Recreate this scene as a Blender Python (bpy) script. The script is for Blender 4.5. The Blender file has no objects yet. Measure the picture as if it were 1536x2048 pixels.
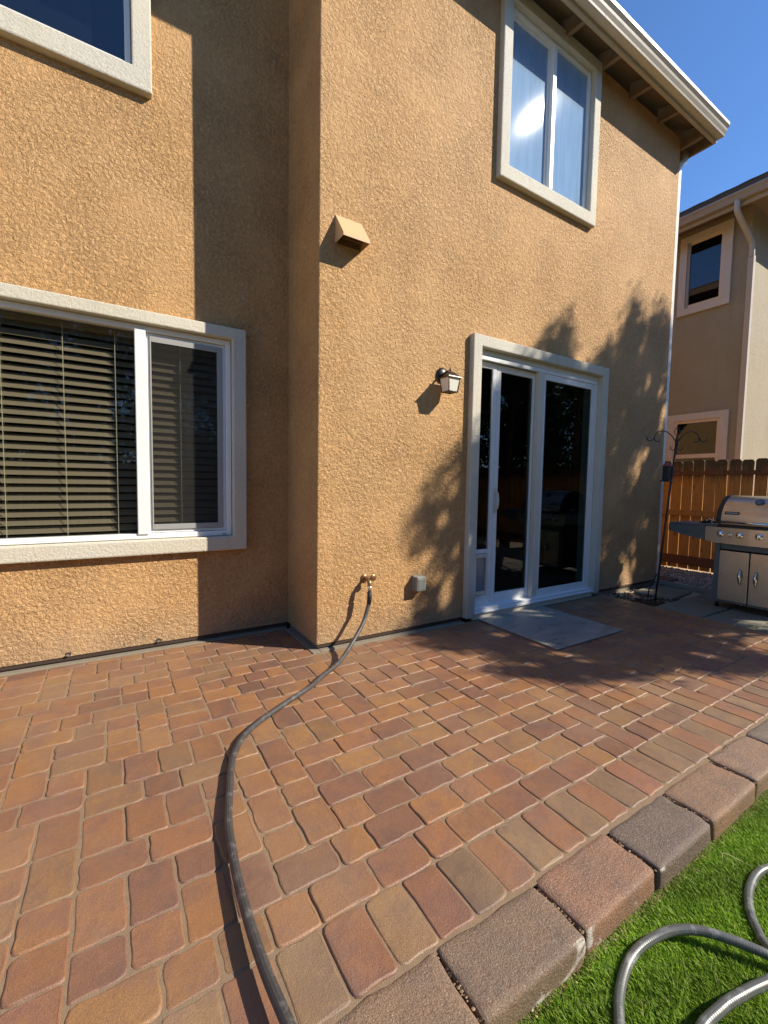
import bpy, bmesh, math, random
import numpy as np
from mathutils import Vector, Matrix, noise as mnoise

random.seed(7)
rng = np.random.default_rng(7)
SC = bpy.context.scene
COL = SC.collection

# ------------------------------------------------------------------ camera, sky, sun, exposure
CAM = (-1.2594, -2.9557, 1.2524)
YAW, PITCH, ROLL = -0.5561, -0.0639, 0.0164
cd = bpy.data.cameras.new('camera')
cam = bpy.data.objects.new('camera', cd)
COL.objects.link(cam)
SC.camera = cam
_f = Vector((-math.sin(YAW) * math.cos(PITCH), math.cos(YAW) * math.cos(PITCH), math.sin(PITCH)))
_r = Vector((math.cos(YAW), math.sin(YAW), 0))
_u = _r.cross(_f)
_r2 = _r * math.cos(ROLL) + _u * math.sin(ROLL)
_u2 = -_r * math.sin(ROLL) + _u * math.cos(ROLL)
m = Matrix.Identity(4)
for i in range(3):
    m[i][0], m[i][1], m[i][2], m[i][3] = _r2[i], _u2[i], -_f[i], CAM[i]
cam.matrix_world = m
cd.sensor_fit = 'VERTICAL'
cd.sensor_height = 24.0
cd.lens = 24.0 * 866.94 / 2048
cd.clip_start, cd.clip_end = 0.02, 3000

SUN = Vector((0.60, -0.515, 0.61)).normalized()
world = bpy.data.worlds.new('World')
SC.world = world
world.use_nodes = True
wn = world.node_tree
wn.nodes.clear()
wo = wn.nodes.new('ShaderNodeOutputWorld')
bg = wn.nodes.new('ShaderNodeBackground')
sky = wn.nodes.new('ShaderNodeTexSky')
sky.sky_type = 'NISHITA'
sky.sun_disc = False
sky.sun_elevation = math.asin(SUN.z)
sky.sun_rotation = math.atan2(SUN.x, SUN.y)
sky.altitude = 1400
sky.air_density = 1.2
sky.dust_density = 0.0
sky.ozone_density = 10.0
bg.inputs['Strength'].default_value = 0.13
wn.links.new(sky.outputs[0], bg.inputs[0])
wn.links.new(bg.outputs[0], wo.inputs[0])

sl = bpy.data.lights.new('sun', 'SUN')
sl.energy = 5.0
sl.angle = math.radians(0.53)
sl.color = (1.0, 0.92, 0.78)
sun = bpy.data.objects.new('sun', sl)
COL.objects.link(sun)
sun.location = (12, -10, 14)
sun.rotation_euler = SUN.to_track_quat('Z', 'Y').to_euler()

vs = SC.view_settings
vs.view_transform = 'Standard'
vs.look = 'None'
vs.exposure = 0.60
vs.gamma = 1.0
vs.use_curve_mapping = False
SC.cycles.max_bounces = 8
SC.cycles.transparent_max_bounces = 16
SC.cycles.caustics_reflective = False
SC.cycles.caustics_refractive = False


# ------------------------------------------------------------------ helpers
def link(o, parent=None):
    COL.objects.link(o)
    if parent is not None:
        o.parent = parent
    return o


def tag(o, label=None, cat=None, group=None, kind=None):
    if label: o['label'] = label
    if cat: o['category'] = cat
    if group: o['group'] = group
    if kind: o['kind'] = kind
    return o


def empty(name, loc=(0, 0, 0), rz=0, parent=None):
    o = bpy.data.objects.new(name, None)
    o.empty_display_size = 0.1
    link(o, parent)
    o.location = loc
    o.rotation_euler = (0, 0, rz)
    return o


class MB:
    """collects shapes and links them as one mesh object"""

    def __init__(s):
        s.v, s.f, s.sm = [], [], []

    def add(s, vs_, fs, smooth=False):
        b = len(s.v)
        s.v += [tuple(p) for p in vs_]
        s.f += [tuple(i + b for i in f) for f in fs]
        s.sm += [smooth] * len(fs)
        return s

    def box(s, x0, x1, y0, y1, z0, z1):
        vs_ = [(x, y, z) for z in (z0, z1) for y in (y0, y1) for x in (x0, x1)]
        return s.add(vs_, [(0, 2, 3, 1), (4, 5, 7, 6), (0, 1, 5, 4), (2, 6, 7, 3), (0, 4, 6, 2), (1, 3, 7, 5)])

    def quad(s, a, b, c, d):
        return s.add([a, b, c, d], [(0, 1, 2, 3)])

    def prism(s, poly, axis, a, b):
        """extrude a 2D polygon along axis ('x','y','z') from a to b"""
        def p3(p, t):
            return {'x': (t, p[0], p[1]), 'y': (p[0], t, p[1]), 'z': (p[0], p[1], t)}[axis]
        n = len(poly)
        vs_ = [p3(p, a) for p in poly] + [p3(p, b) for p in poly]
        fs = [tuple(range(n))[::-1], tuple(range(n, 2 * n))]
        fs += [(i, (i + 1) % n, n + (i + 1) % n, n + i) for i in range(n)]
        return s.add(vs_, fs)

    def tube(s, pts, r, n=10, caps=True):
        pts = [Vector(p) for p in pts]
        m_ = len(pts)
        rr = r if isinstance(r, (list, tuple)) else [r] * m_
        t = [(pts[min(i + 1, m_ - 1)] - pts[max(i - 1, 0)]).normalized() for i in range(m_)]
        up = Vector((0, 0, 1)) if abs(t[0].z) < 0.9 else Vector((1, 0, 0))
        a = t[0].cross(up).normalized()
        vs_, fs = [], []
        for i in range(m_):
            a = (a - t[i] * a.dot(t[i])).normalized()
            b = t[i].cross(a)
            for k in range(n):
                w = 2 * math.pi * k / n
                vs_.append(pts[i] + (a * math.cos(w) + b * math.sin(w)) * rr[i])
        for i in range(m_ - 1):
            for k in range(n):
                k2 = (k + 1) % n
                fs.append((i * n + k, i * n + k2, (i + 1) * n + k2, (i + 1) * n + k))
        if caps:
            fs += [tuple(range(n))[::-1], tuple(range((m_ - 1) * n, m_ * n))]
        s.ring = (m_, n)
        return s.add(vs_, fs, True)

    def lathe(s, prof, c=(0, 0, 0), axis='z', n=20):
        """prof: (radius, height) pairs"""
        vs_, fs = [], []
        for r, h in prof:
            for k in range(n):
                w = 2 * math.pi * k / n
                x, y = r * math.cos(w), r * math.sin(w)
                p = {'z': (x, y, h), 'y': (x, h, -y), 'x': (h, x, y)}[axis]
                vs_.append((p[0] + c[0], p[1] + c[1], p[2] + c[2]))
        for i in range(len(prof) - 1):
            for k in range(n):
                k2 = (k + 1) % n
                fs.append((i * n + k, i * n + k2, (i + 1) * n + k2, (i + 1) * n + k))
        fs += [tuple(range(n))[::-1], tuple(range((len(prof) - 1) * n, len(prof) * n))]
        return s.add(vs_, fs, True)

    def mesh(s, name, mat):
        me = bpy.data.meshes.new(name)
        me.from_pydata(s.v, [], s.f)
        me.polygons.foreach_set('use_smooth', s.sm)
        if mat is not None: me.materials.append(mat)
        me.update()
        bm = bmesh.new(); bm.from_mesh(me)
        bmesh.ops.recalc_face_normals(bm, faces=bm.faces)
        bm.to_mesh(me); bm.free()
        return me

    def build(s, name, mat, parent=None, bevel=0, seg=2, loc=None):
        o = bpy.data.objects.new(name, s.mesh(name, mat))
        link(o, parent)
        if loc is not None: o.location = loc
        if bevel:
            b = o.modifiers.new('b', 'BEVEL')
            b.width, b.segments, b.limit_method, b.angle_limit = bevel, seg, 'ANGLE', math.radians(35)
            b.harden_normals = False
        return o


def box(name, mat, x0, x1, y0, y1, z0, z1, parent=None, bevel=0, seg=2):
    return MB().box(x0, x1, y0, y1, z0, z1).build(name, mat, parent, bevel, seg)


def spline(ctrl, step=8):
    P = [Vector(p) for p in ctrl]
    P = [P[0] * 2 - P[1]] + P + [P[-1] * 2 - P[-2]]
    out = []
    for i in range(1, len(P) - 2):
        for k in range(step):
            t = k / step
            a, b, c, d = P[i - 1], P[i], P[i + 1], P[i + 2]
            out.append(0.5 * (2 * b + (c - a) * t + (2 * a - 5 * b + 4 * c - d) * t * t + (3 * b - a - 3 * c + d) * t ** 3))
    out.append(P[-2])
    return out


def frame_mb(x0, x1, z0, z1, w, y0, y1, wl=None, wr=None, wt=None, wb=None):
    """a rectangular ring as four butted bars in the XZ plane"""
    wl, wr, wt, wb = (w if q is None else q for q in (wl, wr, wt, wb))
    b = MB()
    b.box(x0, x0 + wl, y0, y1, z0, z1)
    b.box(x1 - wr, x1, y0, y1, z0, z1)
    if wt: b.box(x0 + wl, x1 - wr, y0, y1, z1 - wt, z1)
    if wb: b.box(x0 + wl, x1 - wr, y0, y1, z0, z0 + wb)
    return b


def ring_mesh(x0, x1, z0, z1, ix0, ix1, iz0, iz1, y0, y1):
    """one mitred solid ring (stucco trim) in the XZ plane, open legs allowed when iz0 == z0"""
    o = [(x0, z0), (x1, z0), (x1, z1), (x0, z1)]
    n = [(ix0, iz0), (ix1, iz0), (ix1, iz1), (ix0, iz1)]
    vs_ = [(p[0], y0, p[1]) for p in o + n] + [(p[0], y1, p[1]) for p in o + n]
    fs = []
    for i in range(4):
        if i == 0 and iz0 == z0: continue
        j = (i + 1) % 4
        fs += [(i, j, 4 + j, 4 + i), (8 + i, 12 + i, 12 + j, 8 + j), (i, 8 + i, 8 + j, j), (4 + i, 4 + j, 12 + j, 12 + i)]
    if iz0 == z0:
        fs += [(0, 4, 12, 8), (1, 9, 13, 5)]
    return MB().add(vs_, fs)


# ------------------------------------------------------------------ materials
def new_mat(name):
    mt = bpy.data.materials.new(name)
    mt.use_nodes = True
    nt = mt.node_tree
    nt.nodes.clear()
    out = nt.nodes.new('ShaderNodeOutputMaterial')
    return mt, nt, out


def nd(nt, typ, **kw):
    n = nt.nodes.new(typ)
    for k, v in kw.items():
        if k in n.inputs: n.inputs[k].default_value = v
        else: setattr(n, k, v)
    return n


def ramp(nt, src, stops):
    r = nt.nodes.new('ShaderNodeValToRGB')
    e = r.color_ramp.elements
    while len(e) > len(stops): e.remove(e[-1])
    while len(e) < len(stops): e.new(0.5)
    for el, (p, c) in zip(e, stops):
        el.position = p
        el.color = (c, c, c, 1) if isinstance(c, (int, float)) else (*c, 1)
    nt.links.new(src, r.inputs[0])
    return r.outputs[0]


def mixc(nt, fac, a, b, blend='MIX'):
    mx = nt.nodes.new('ShaderNodeMix')
    mx.data_type = 'RGBA'
    mx.blend_type = blend
    for sock, v in ((mx.inputs[0], fac), (mx.inputs[6], a), (mx.inputs[7], b)):
        if hasattr(v, 'links') or isinstance(v, bpy.types.NodeSocket): nt.links.new(v, sock)
        elif isinstance(v, (tuple, list)): sock.default_value = (*v, 1)
        else: sock.default_value = v
    return mx.outputs[2]


def math_n(nt, op, a, b=0.0):
    n = nt.nodes.new('ShaderNodeMath')
    n.operation = op
    for i, v in enumerate((a, b)):
        if isinstance(v, bpy.types.NodeSocket): nt.links.new(v, n.inputs[i])
        else: n.inputs[i].default_value = v
    return n.outputs[0]


def noise(nt, vec, scale, detail=3, rough=0.55, dist=0.0):
    n = nd(nt, 'ShaderNodeTexNoise', Scale=scale, Detail=detail, Roughness=rough, Distortion=dist)
    if vec is not None: nt.links.new(vec, n.inputs['Vector'])
    return n.outputs['Fac']


def bump(nt, h, dist, strength=1.0, prev=None):
    b = nd(nt, 'ShaderNodeBump', Strength=strength, Distance=dist)
    nt.links.new(h, b.inputs['Height'])
    if prev is not None: nt.links.new(prev, b.inputs['Normal'])
    return b.outputs[0]


def bsdf(nt, out, color, rough=0.6, metal=0.0, normal=None, spec=0.5, **kw):
    p = nt.nodes.new('ShaderNodeBsdfPrincipled')
    for k, v in (('Base Color', color), ('Roughness', rough), ('Metallic', metal), ('Specular IOR Level', spec)):
        if isinstance(v, bpy.types.NodeSocket): nt.links.new(v, p.inputs[k])
        elif isinstance(v, (tuple, list)): p.inputs[k].default_value = (*v, 1)
        else: p.inputs[k].default_value = v
    for k, v in kw.items(): p.inputs[k].default_value = v
    if normal is not None: nt.links.new(normal, p.inputs['Normal'])
    nt.links.new(p.outputs[0], out.inputs[0])
    return p


def coords(nt, kind='Object'):
    return nt.nodes.new('ShaderNodeTexCoord').outputs[kind]


def world_pos(nt):
    return nt.nodes.new('ShaderNodeNewGeometry').outputs['Position']


def plain(name, col, rough=0.5, metal=0.0, grain=0.0, gscale=60, var=0.12, spec=0.5):
    mt, nt, out = new_mat(name)
    c = coords(nt)
    v = noise(nt, c, gscale * 0.15, 4)
    cc = mixc(nt, v, tuple(q * (1 - var) for q in col), tuple(min(1, q * (1 + var)) for q in col))
    rr = nd(nt, 'ShaderNodeMapRange', **{'To Min': max(0.03, rough - 0.08), 'To Max': min(1, rough + 0.08)})
    nt.links.new(noise(nt, c, gscale * 0.4, 3), rr.inputs[0])
    nm = bump(nt, noise(nt, c, gscale, 4), grain) if grain else None
    bsdf(nt, out, cc, rr.outputs[0], metal, nm, spec)
    return mt


def stucco_mat(name, base, dark, scale=1.0, relief=0.006, light=None):
    mt, nt, out = new_mat(name)
    p = world_pos(nt)
    warp = nd(nt, 'ShaderNodeTexNoise', Scale=38 * scale, Detail=2.0)
    nt.links.new(p, warp.inputs['Vector'])
    mv = nt.nodes.new('ShaderNodeVectorMath'); mv.operation = 'MULTIPLY_ADD'
    nt.links.new(warp.outputs['Color'], mv.inputs[0])
    mv.inputs[1].default_value = (0.03 / scale,) * 3
    nt.links.new(p, mv.inputs[2])
    n1 = noise(nt, mv.outputs[0], 52 * scale, 2, 0.5, 0.6)
    # flattened lace: smooth lumps parted by thin curling creases
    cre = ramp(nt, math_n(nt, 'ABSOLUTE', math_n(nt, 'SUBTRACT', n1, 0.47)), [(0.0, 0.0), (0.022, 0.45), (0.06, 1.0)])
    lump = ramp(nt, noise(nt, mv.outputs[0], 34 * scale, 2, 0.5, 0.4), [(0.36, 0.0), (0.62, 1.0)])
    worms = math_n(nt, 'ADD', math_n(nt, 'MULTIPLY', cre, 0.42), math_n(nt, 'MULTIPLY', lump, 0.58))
    n2 = noise(nt, p, 150 * scale, 3, 0.6)
    h = math_n(nt, 'ADD', worms, math_n(nt, 'MULTIPLY', n2, 0.45))
    # uneven hand of the plasterer: relief fades in and out over about half a metre
    patch = noise(nt, p, 1.7, 3)
    st = nd(nt, 'ShaderNodeMapRange', **{'From Min': 0.3, 'From Max': 0.7, 'To Min': 0.55, 'To Max': 1.0})
    nt.links.new(patch, st.inputs[0])
    b = nd(nt, 'ShaderNodeBump', Distance=relief)
    nt.links.new(h, b.inputs['Height'])
    nt.links.new(st.outputs[0], b.inputs['Strength'])
    c0 = mixc(nt, noise(nt, p, 0.9, 4), base, tuple(0.93 * q for q in base))
    c1 = mixc(nt, math_n(nt, 'MULTIPLY', math_n(nt, 'SUBTRACT', 1.0, worms), 0.6), c0, dark)  # shade in the creases is painted into the colour too
    dirt = ramp(nt, noise(nt, p, 5.0, 5, 0.65), [(0.52, 0.0), (0.75, 0.35)])
    c2 = mixc(nt, dirt, c1, tuple(0.8 * q for q in base))
    veil_tint = ramp(nt, noise(nt, p, 0.55, 4, 0.6, 0.3), [(0.42, 0.0), (0.66, 0.6)])  # pinkish veil of lens flare, painted into the wall colour
    c2 = mixc(nt, veil_tint, c2, (0.92 * base[0], 0.98 * base[1], 1.16 * base[2]))
    # pale glare patches painted into the colour, rain streaks, and splash dirt along the bottom
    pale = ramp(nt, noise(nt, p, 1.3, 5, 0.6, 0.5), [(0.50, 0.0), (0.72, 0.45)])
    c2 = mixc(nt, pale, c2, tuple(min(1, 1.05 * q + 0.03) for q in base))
    mpz = nd(nt, 'ShaderNodeMapping'); mpz.inputs['Scale'].default_value = (7.0, 7.0, 0.35)
    nt.links.new(p, mpz.inputs[0])
    streak = ramp(nt, noise(nt, mpz.outputs[0], 1.6, 4, 0.6), [(0.57, 0.0), (0.76, 0.45)])
    c2 = mixc(nt, streak, c2, tuple(0.72 * q for q in base))
    sz = nt.nodes.new('ShaderNodeSeparateXYZ'); nt.links.new(p, sz.inputs[0])
    low = nd(nt, 'ShaderNodeMapRange', **{'From Min': 0.34, 'From Max': 0.03})
    nt.links.new(math_n(nt, 'ADD', sz.outputs[2], math_n(nt, 'MULTIPLY', math_n(nt, 'SUBTRACT', noise(nt, p, 6.0, 5, 0.65), 0.5), 0.35)), low.inputs[0])
    c2 = mixc(nt, math_n(nt, 'MULTIPLY', low.outputs[0], 0.5), c2, (0.34, 0.26, 0.18))
    bsdf(nt, out, c2, 0.72, 0, b.outputs[0], 0.35)
    return mt


def paver_mat(name, attr=False):
    mt, nt, out = new_mat(name)
    if attr:
        a = nd(nt, 'ShaderNodeAttribute', attribute_name='Col')
        base = a.outputs['Color']
        vec = world_pos(nt)
    else:
        oi = nt.nodes.new('ShaderNodeObjectInfo')
        base = oi.outputs['Color']
        vec = world_pos(nt)
    big = noise(nt, vec, 7.0, 4, 0.6, 0.4)
    hs = nd(nt, 'ShaderNodeHueSaturation', Hue=0.485, Saturation=0.80, Value=0.72)
    nt.links.new(base, hs.inputs['Color'])
    c = mixc(nt, ramp(nt, big, [(0.42, 0.0), (0.66, 0.85)]), base, hs.outputs[0])
    hs2 = nd(nt, 'ShaderNodeHueSaturation', Hue=0.505, Saturation=1.04, Value=1.15)
    nt.links.new(base, hs2.inputs['Color'])
    mid = noise(nt, vec, 21.0, 4, 0.6, 0.3)
    c = mixc(nt, ramp(nt, mid, [(0.52, 0.0), (0.72, 0.7)]), c, hs2.outputs[0])
    fine = noise(nt, vec, 420.0, 2, 0.6)
    c = mixc(nt, ramp(nt, fine, [(0.42, 0.0), (0.66, 0.55)]), c, (0.10, 0.055, 0.035))
    speck = nd(nt, 'ShaderNodeTexVoronoi', Scale=150.0)
    nt.links.new(vec, speck.inputs['Vector'])
    sp = ramp(nt, speck.outputs['Distance'], [(0.05, 0.75), (0.13, 0.0)])
    pick = ramp(nt, noise(nt, vec, 37.0, 2), [(0.55, 0.0), (0.6, 1.0)])
    c = mixc(nt, math_n(nt, 'MULTIPLY', sp, pick), c, (0.62, 0.5, 0.38))
    # dust that drifted over several pavers, and darker damp stains
    dust = ramp(nt, noise(nt, vec, 1.5, 5, 0.6, 0.4), [(0.46, 0.0), (0.70, 0.42)])
    c = mixc(nt, dust, c, (0.27, 0.182, 0.110))
    stain = ramp(nt, noise(nt, vec, 3.1, 5, 0.65, 0.6), [(0.56, 0.0), (0.74, 0.40)])
    c = mixc(nt, stain, c, (0.12, 0.075, 0.052))
    grit = noise(nt, vec, 900.0, 2, 0.7)
    c = mixc(nt, ramp(nt, grit, [(0.58, 0.0), (0.72, 0.55)]), c, (0.42, 0.31, 0.22))
    # a sealed surface: some patches shine more than others
    rr = nd(nt, 'ShaderNodeMapRange', **{'From Min': 0.3, 'From Max': 0.7, 'To Min': 0.28, 'To Max': 0.55})
    nt.links.new(noise(nt, vec, 4.0, 4), rr.inputs[0])
    h = math_n(nt, 'ADD', math_n(nt, 'MULTIPLY', noise(nt, vec, 260.0, 4, 0.65), 0.6), math_n(nt, 'MULTIPLY', mid, 0.9))
    nm = bump(nt, h, 0.0034, 0.9)
    bsdf(nt, out, c, rr.outputs[0], 0, nm, 0.5)
    return mt


def stone_mat(name):
    mt, nt, out = new_mat(name)
    oi = nt.nodes.new('ShaderNodeObjectInfo')
    vec = world_pos(nt)
    hs = nd(nt, 'ShaderNodeHueSaturation', Hue=0.5, Saturation=0.85, Value=0.72)
    nt.links.new(oi.outputs['Color'], hs.inputs['Color'])
    c = mixc(nt, ramp(nt, noise(nt, vec, 9.0, 5, 0.6), [(0.4, 0.0), (0.65, 0.9)]), oi.outputs['Color'], hs.outputs[0])
    fine = noise(nt, vec, 300.0, 3, 0.7)
    c = mixc(nt, ramp(nt, fine, [(0.42, 0.0), (0.62, 0.75)]), c, (0.085, 0.055, 0.038))
    lite = noise(nt, vec, 230.0, 3, 0.75)
    c = mixc(nt, ramp(nt, lite, [(0.56, 0.0), (0.68, 0.6)]), c, (0.46, 0.36, 0.28))
    speck = nd(nt, 'ShaderNodeTexVoronoi', Scale=170.0)
    nt.links.new(vec, speck.inputs['Vector'])
    sp = ramp(nt, speck.outputs['Distance'], [(0.10, 0.9), (0.24, 0.0)])
    pick = ramp(nt, noise(nt, vec, 45.0, 2), [(0.5, 0.0), (0.58, 1.0)])
    c = mixc(nt, math_n(nt, 'MULTIPLY', sp, pick), c, (0.55, 0.46, 0.38))
    # lime bloom on the broken outer face
    bl = ramp(nt, noise(nt, vec, 6.5, 4, 0.55, 0.8), [(0.60, 0.0), (0.64, 0.85)])
    g = nt.nodes.new('ShaderNodeNewGeometry')
    sx = nt.nodes.new('ShaderNodeSeparateXYZ')
    nt.links.new(g.outputs['True Normal'], sx.inputs[0])
    face = ramp(nt, math_n(nt, 'MULTIPLY', sx.outputs[1], -1.0), [(0.55, 0.0), (0.8, 1.0)])
    c = mixc(nt, math_n(nt, 'MULTIPLY', bl, face), c, (0.6, 0.56, 0.5))
    h = math_n(nt, 'ADD', noise(nt, vec, 190.0, 5, 0.7), math_n(nt, 'MULTIPLY', noise(nt, vec, 60.0, 4, 0.7), 0.9))
    bsdf(nt, out, c, 0.55, 0, bump(nt, h, 0.0042), 0.5)
    return mt


def glass_mat(name, tint, rough=0.0, reflect=1.0, dust=0.0, dust_sky_col=(0.5, 0.55, 0.62), haze=0.0):
    mt, nt, out = new_mat(name)
    tr = nd(nt, 'ShaderNodeBsdfTransparent', Color=(*tint, 1))
    gl = nd(nt, 'ShaderNodeBsdfGlossy', Color=(0.95, 0.97, 1, 1), Roughness=rough)
    p = world_pos(nt)
    if not haze:
        nm = bump(nt, noise(nt, p, 2.2, 2), 0.002, 0.25)
        nt.links.new(nm, gl.inputs['Normal'])
    fr = nd(nt, 'ShaderNodeFresnel', IOR=1.52)
    front = math_n(nt, 'SUBTRACT', 1.0, nt.nodes.new('ShaderNodeNewGeometry').outputs['Backfacing'])
    fac = math_n(nt, 'MULTIPLY', math_n(nt, 'MINIMUM', math_n(nt, 'MULTIPLY', fr.outputs[0], 1.9 * reflect), 1.0), front)
    mx = nt.nodes.new('ShaderNodeMixShader')
    nt.links.new(fac, mx.inputs[0])
    nt.links.new(tr.outputs[0], mx.inputs[1]); nt.links.new(gl.outputs[0], mx.inputs[2])
    last = mx.outputs[0]
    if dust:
        df = nd(nt, 'ShaderNodeBsdfDiffuse', Color=(*dust_sky_col, 1))
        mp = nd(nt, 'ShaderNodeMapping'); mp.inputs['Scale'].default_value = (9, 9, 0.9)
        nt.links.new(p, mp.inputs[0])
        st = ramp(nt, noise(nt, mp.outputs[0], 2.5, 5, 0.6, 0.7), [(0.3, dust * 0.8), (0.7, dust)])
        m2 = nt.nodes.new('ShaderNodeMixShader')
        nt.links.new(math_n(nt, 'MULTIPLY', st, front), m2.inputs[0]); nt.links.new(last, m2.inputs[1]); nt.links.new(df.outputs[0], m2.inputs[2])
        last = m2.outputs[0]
    if haze:
        g2 = nd(nt, 'ShaderNodeBsdfGlossy', Color=(1, 1, 1, 1), Roughness=0.06)
        m3 = nt.nodes.new('ShaderNodeMixShader')
        nt.links.new(math_n(nt, 'MULTIPLY', front, haze), m3.inputs[0])
        nt.links.new(last, m3.inputs[1]); nt.links.new(g2.outputs[0], m3.inputs[2])
        last = m3.outputs[0]
    nt.links.new(last, out.inputs[0])
    return mt


def wood_mat(name, light, dark, top_dark=None, ztop=1.5):
    mt, nt, out = new_mat(name)
    oi = nt.nodes.new('ShaderNodeObjectInfo')
    c = coords(nt)
    off = nt.nodes.new('ShaderNodeVectorMath'); off.operation = 'ADD'
    cb = nt.nodes.new('ShaderNodeCombineXYZ')
    r10 = math_n(nt, 'MULTIPLY', oi.outputs['Random'], 37.0)
    nt.links.new(r10, cb.inputs[1]); nt.links.new(r10, cb.inputs[2])
    nt.links.new(c, off.inputs[0]); nt.links.new(cb.outputs[0], off.inputs[1])
    mp = nd(nt, 'ShaderNodeMapping'); mp.inputs['Scale'].default_value = (14, 14, 1.2)
    nt.links.new(off.outputs[0], mp.inputs[0])
    g = noise(nt, mp.outputs[0], 3.0, 5, 0.6, 1.2)
    col = mixc(nt, ramp(nt, g, [(0.35, 0.0), (0.7, 1.0)]), light, dark)
    kn = nd(nt, 'ShaderNodeTexVoronoi', Scale=6.5)
    mp2 = nd(nt, 'ShaderNodeMapping'); mp2.inputs['Scale'].default_value = (1.0, 1.0, 0.55)
    nt.links.new(off.outputs[0], mp2.inputs[0]); nt.links.new(mp2.outputs[0], kn.inputs['Vector'])
    col = mixc(nt, ramp(nt, kn.outputs['Distance'], [(0.06, 0.9), (0.16, 0.0)]), col, tuple(0.35 * q for q in dark))
    col = mixc(nt, math_n(nt, 'MULTIPLY', oi.outputs['Random'], 0.45), col, dark)
    if top_dark:
        sx = nt.nodes.new('ShaderNodeSeparateXYZ'); nt.links.new(world_pos(nt), sx.inputs[0])
        mr = nd(nt, 'ShaderNodeMapRange', **{'From Min': ztop - 0.16, 'From Max': ztop + 0.1})
        zz = math_n(nt, 'ADD', sx.outputs[2], math_n(nt, 'MULTIPLY', math_n(nt, 'SUBTRACT', g, 0.5), 0.5))
        nt.links.new(zz, mr.inputs[0])
        col = mixc(nt, mr.outputs[0], col, top_dark)
    bsdf(nt, out, col, 0.62, 0, bump(nt, g, 0.002, 0.6), 0.3)
    return mt


def leaf_mat(name, a, b, trans=0.25):
    mt, nt, out = new_mat(name)
    at = nd(nt, 'ShaderNodeAttribute', attribute_name='rnd')
    col = mixc(nt, at.outputs['Fac'], a, b)
    p = bsdf(nt, out, col, 0.55, 0, None, 0.3)
    t = nt.nodes.new('ShaderNodeBsdfTranslucent')
    nt.links.new(col, t.inputs[0])
    mx = nt.nodes.new('ShaderNodeMixShader'); mx.inputs[0].default_value = trans
    nt.links.new(p.outputs[0], mx.inputs[1]); nt.links.new(t.outputs[0], mx.inputs[2])
    nt.links.new(mx.outputs[0], out.inputs[0])
    return mt


def attr_mat(name, rough=0.7, spec=0.3, trans=0.0):
    mt, nt, out = new_mat(name)
    a = nd(nt, 'ShaderNodeAttribute', attribute_name='Col')
    p = bsdf(nt, out, a.outputs['Color'], rough, 0, None, spec)
    if trans:
        t = nt.nodes.new('ShaderNodeBsdfTranslucent'); nt.links.new(a.outputs['Color'], t.inputs[0])
        mx = nt.nodes.new('ShaderNodeMixShader'); mx.inputs[0].default_value = trans
        nt.links.new(p.outputs[0], mx.inputs[1]); nt.links.new(t.outputs[0], mx.inputs[2])
        nt.links.new(mx.outputs[0], out.inputs[0])
    return mt


def hose_mat(name, dark, light, rough, ridges, pitch):
    """rubber hose: lengthwise ribs, or a crossed braid when pitch is given, plus scuffs and dust"""
    mt, nt, out = new_mat(name)
    a = nd(nt, 'ShaderNodeAttribute', attribute_name='ang').outputs['Vector']
    sp_x = nt.nodes.new('ShaderNodeSeparateXYZ'); nt.links.new(a, sp_x.inputs[0])
    th_ = math_n(nt, 'ARCTAN2', sp_x.outputs[1], sp_x.outputs[0])
    k = math_n(nt, 'MULTIPLY', th_, float(ridges))
    if pitch:
        l = math_n(nt, 'MULTIPLY', sp_x.outputs[2], pitch)
        pat = math_n(nt, 'MULTIPLY', math_n(nt, 'SINE', math_n(nt, 'ADD', k, l)), math_n(nt, 'SINE', math_n(nt, 'SUBTRACT', k, l)))
    else:
        pat = math_n(nt, 'SINE', k)
    pat = math_n(nt, 'ADD', math_n(nt, 'MULTIPLY', pat, 0.5), 0.5)
    w_ = world_pos(nt)
    c = mixc(nt, ramp(nt, pat, [(0.35, 0.0), (0.75, 0.5)]), dark, light)
    scuff = ramp(nt, noise(nt, w_, 28.0, 5, 0.7), [(0.52, 0.0), (0.72, 0.7)])
    c = mixc(nt, scuff, c, tuple(min(1, q * 2.2 + 0.02) for q in light))
    rr = nd(nt, 'ShaderNodeMapRange', **{'To Min': rough - 0.08, 'To Max': rough + 0.2})
    nt.links.new(noise(nt, w_, 40.0, 4), rr.inputs[0])
    h = math_n(nt, 'ADD', pat, math_n(nt, 'MULTIPLY', noise(nt, w_, 120.0, 3), 0.5))
    bsdf(nt, out, c, rr.outputs[0], 0, bump(nt, h, 0.0005, 0.6), 0.6)
    return mt


def hose_obj(name, pts, r, mat, parent):
    n = 16
    b = MB().tube(pts, r, n)
    o = b.build(name, mat, parent)
    ln, vals = 0.0, []
    for i, p in enumerate(pts):
        if i: ln += (Vector(p) - Vector(pts[i - 1])).length
        for k in range(n):
            w_ = 2 * math.pi * k / n
            vals += [math.cos(w_), math.sin(w_), ln]
    at_ = o.data.attributes.new('ang', 'FLOAT_VECTOR', 'POINT')
    at_.data.foreach_set('vector', np.array(vals, np.float32))
    return o


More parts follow.
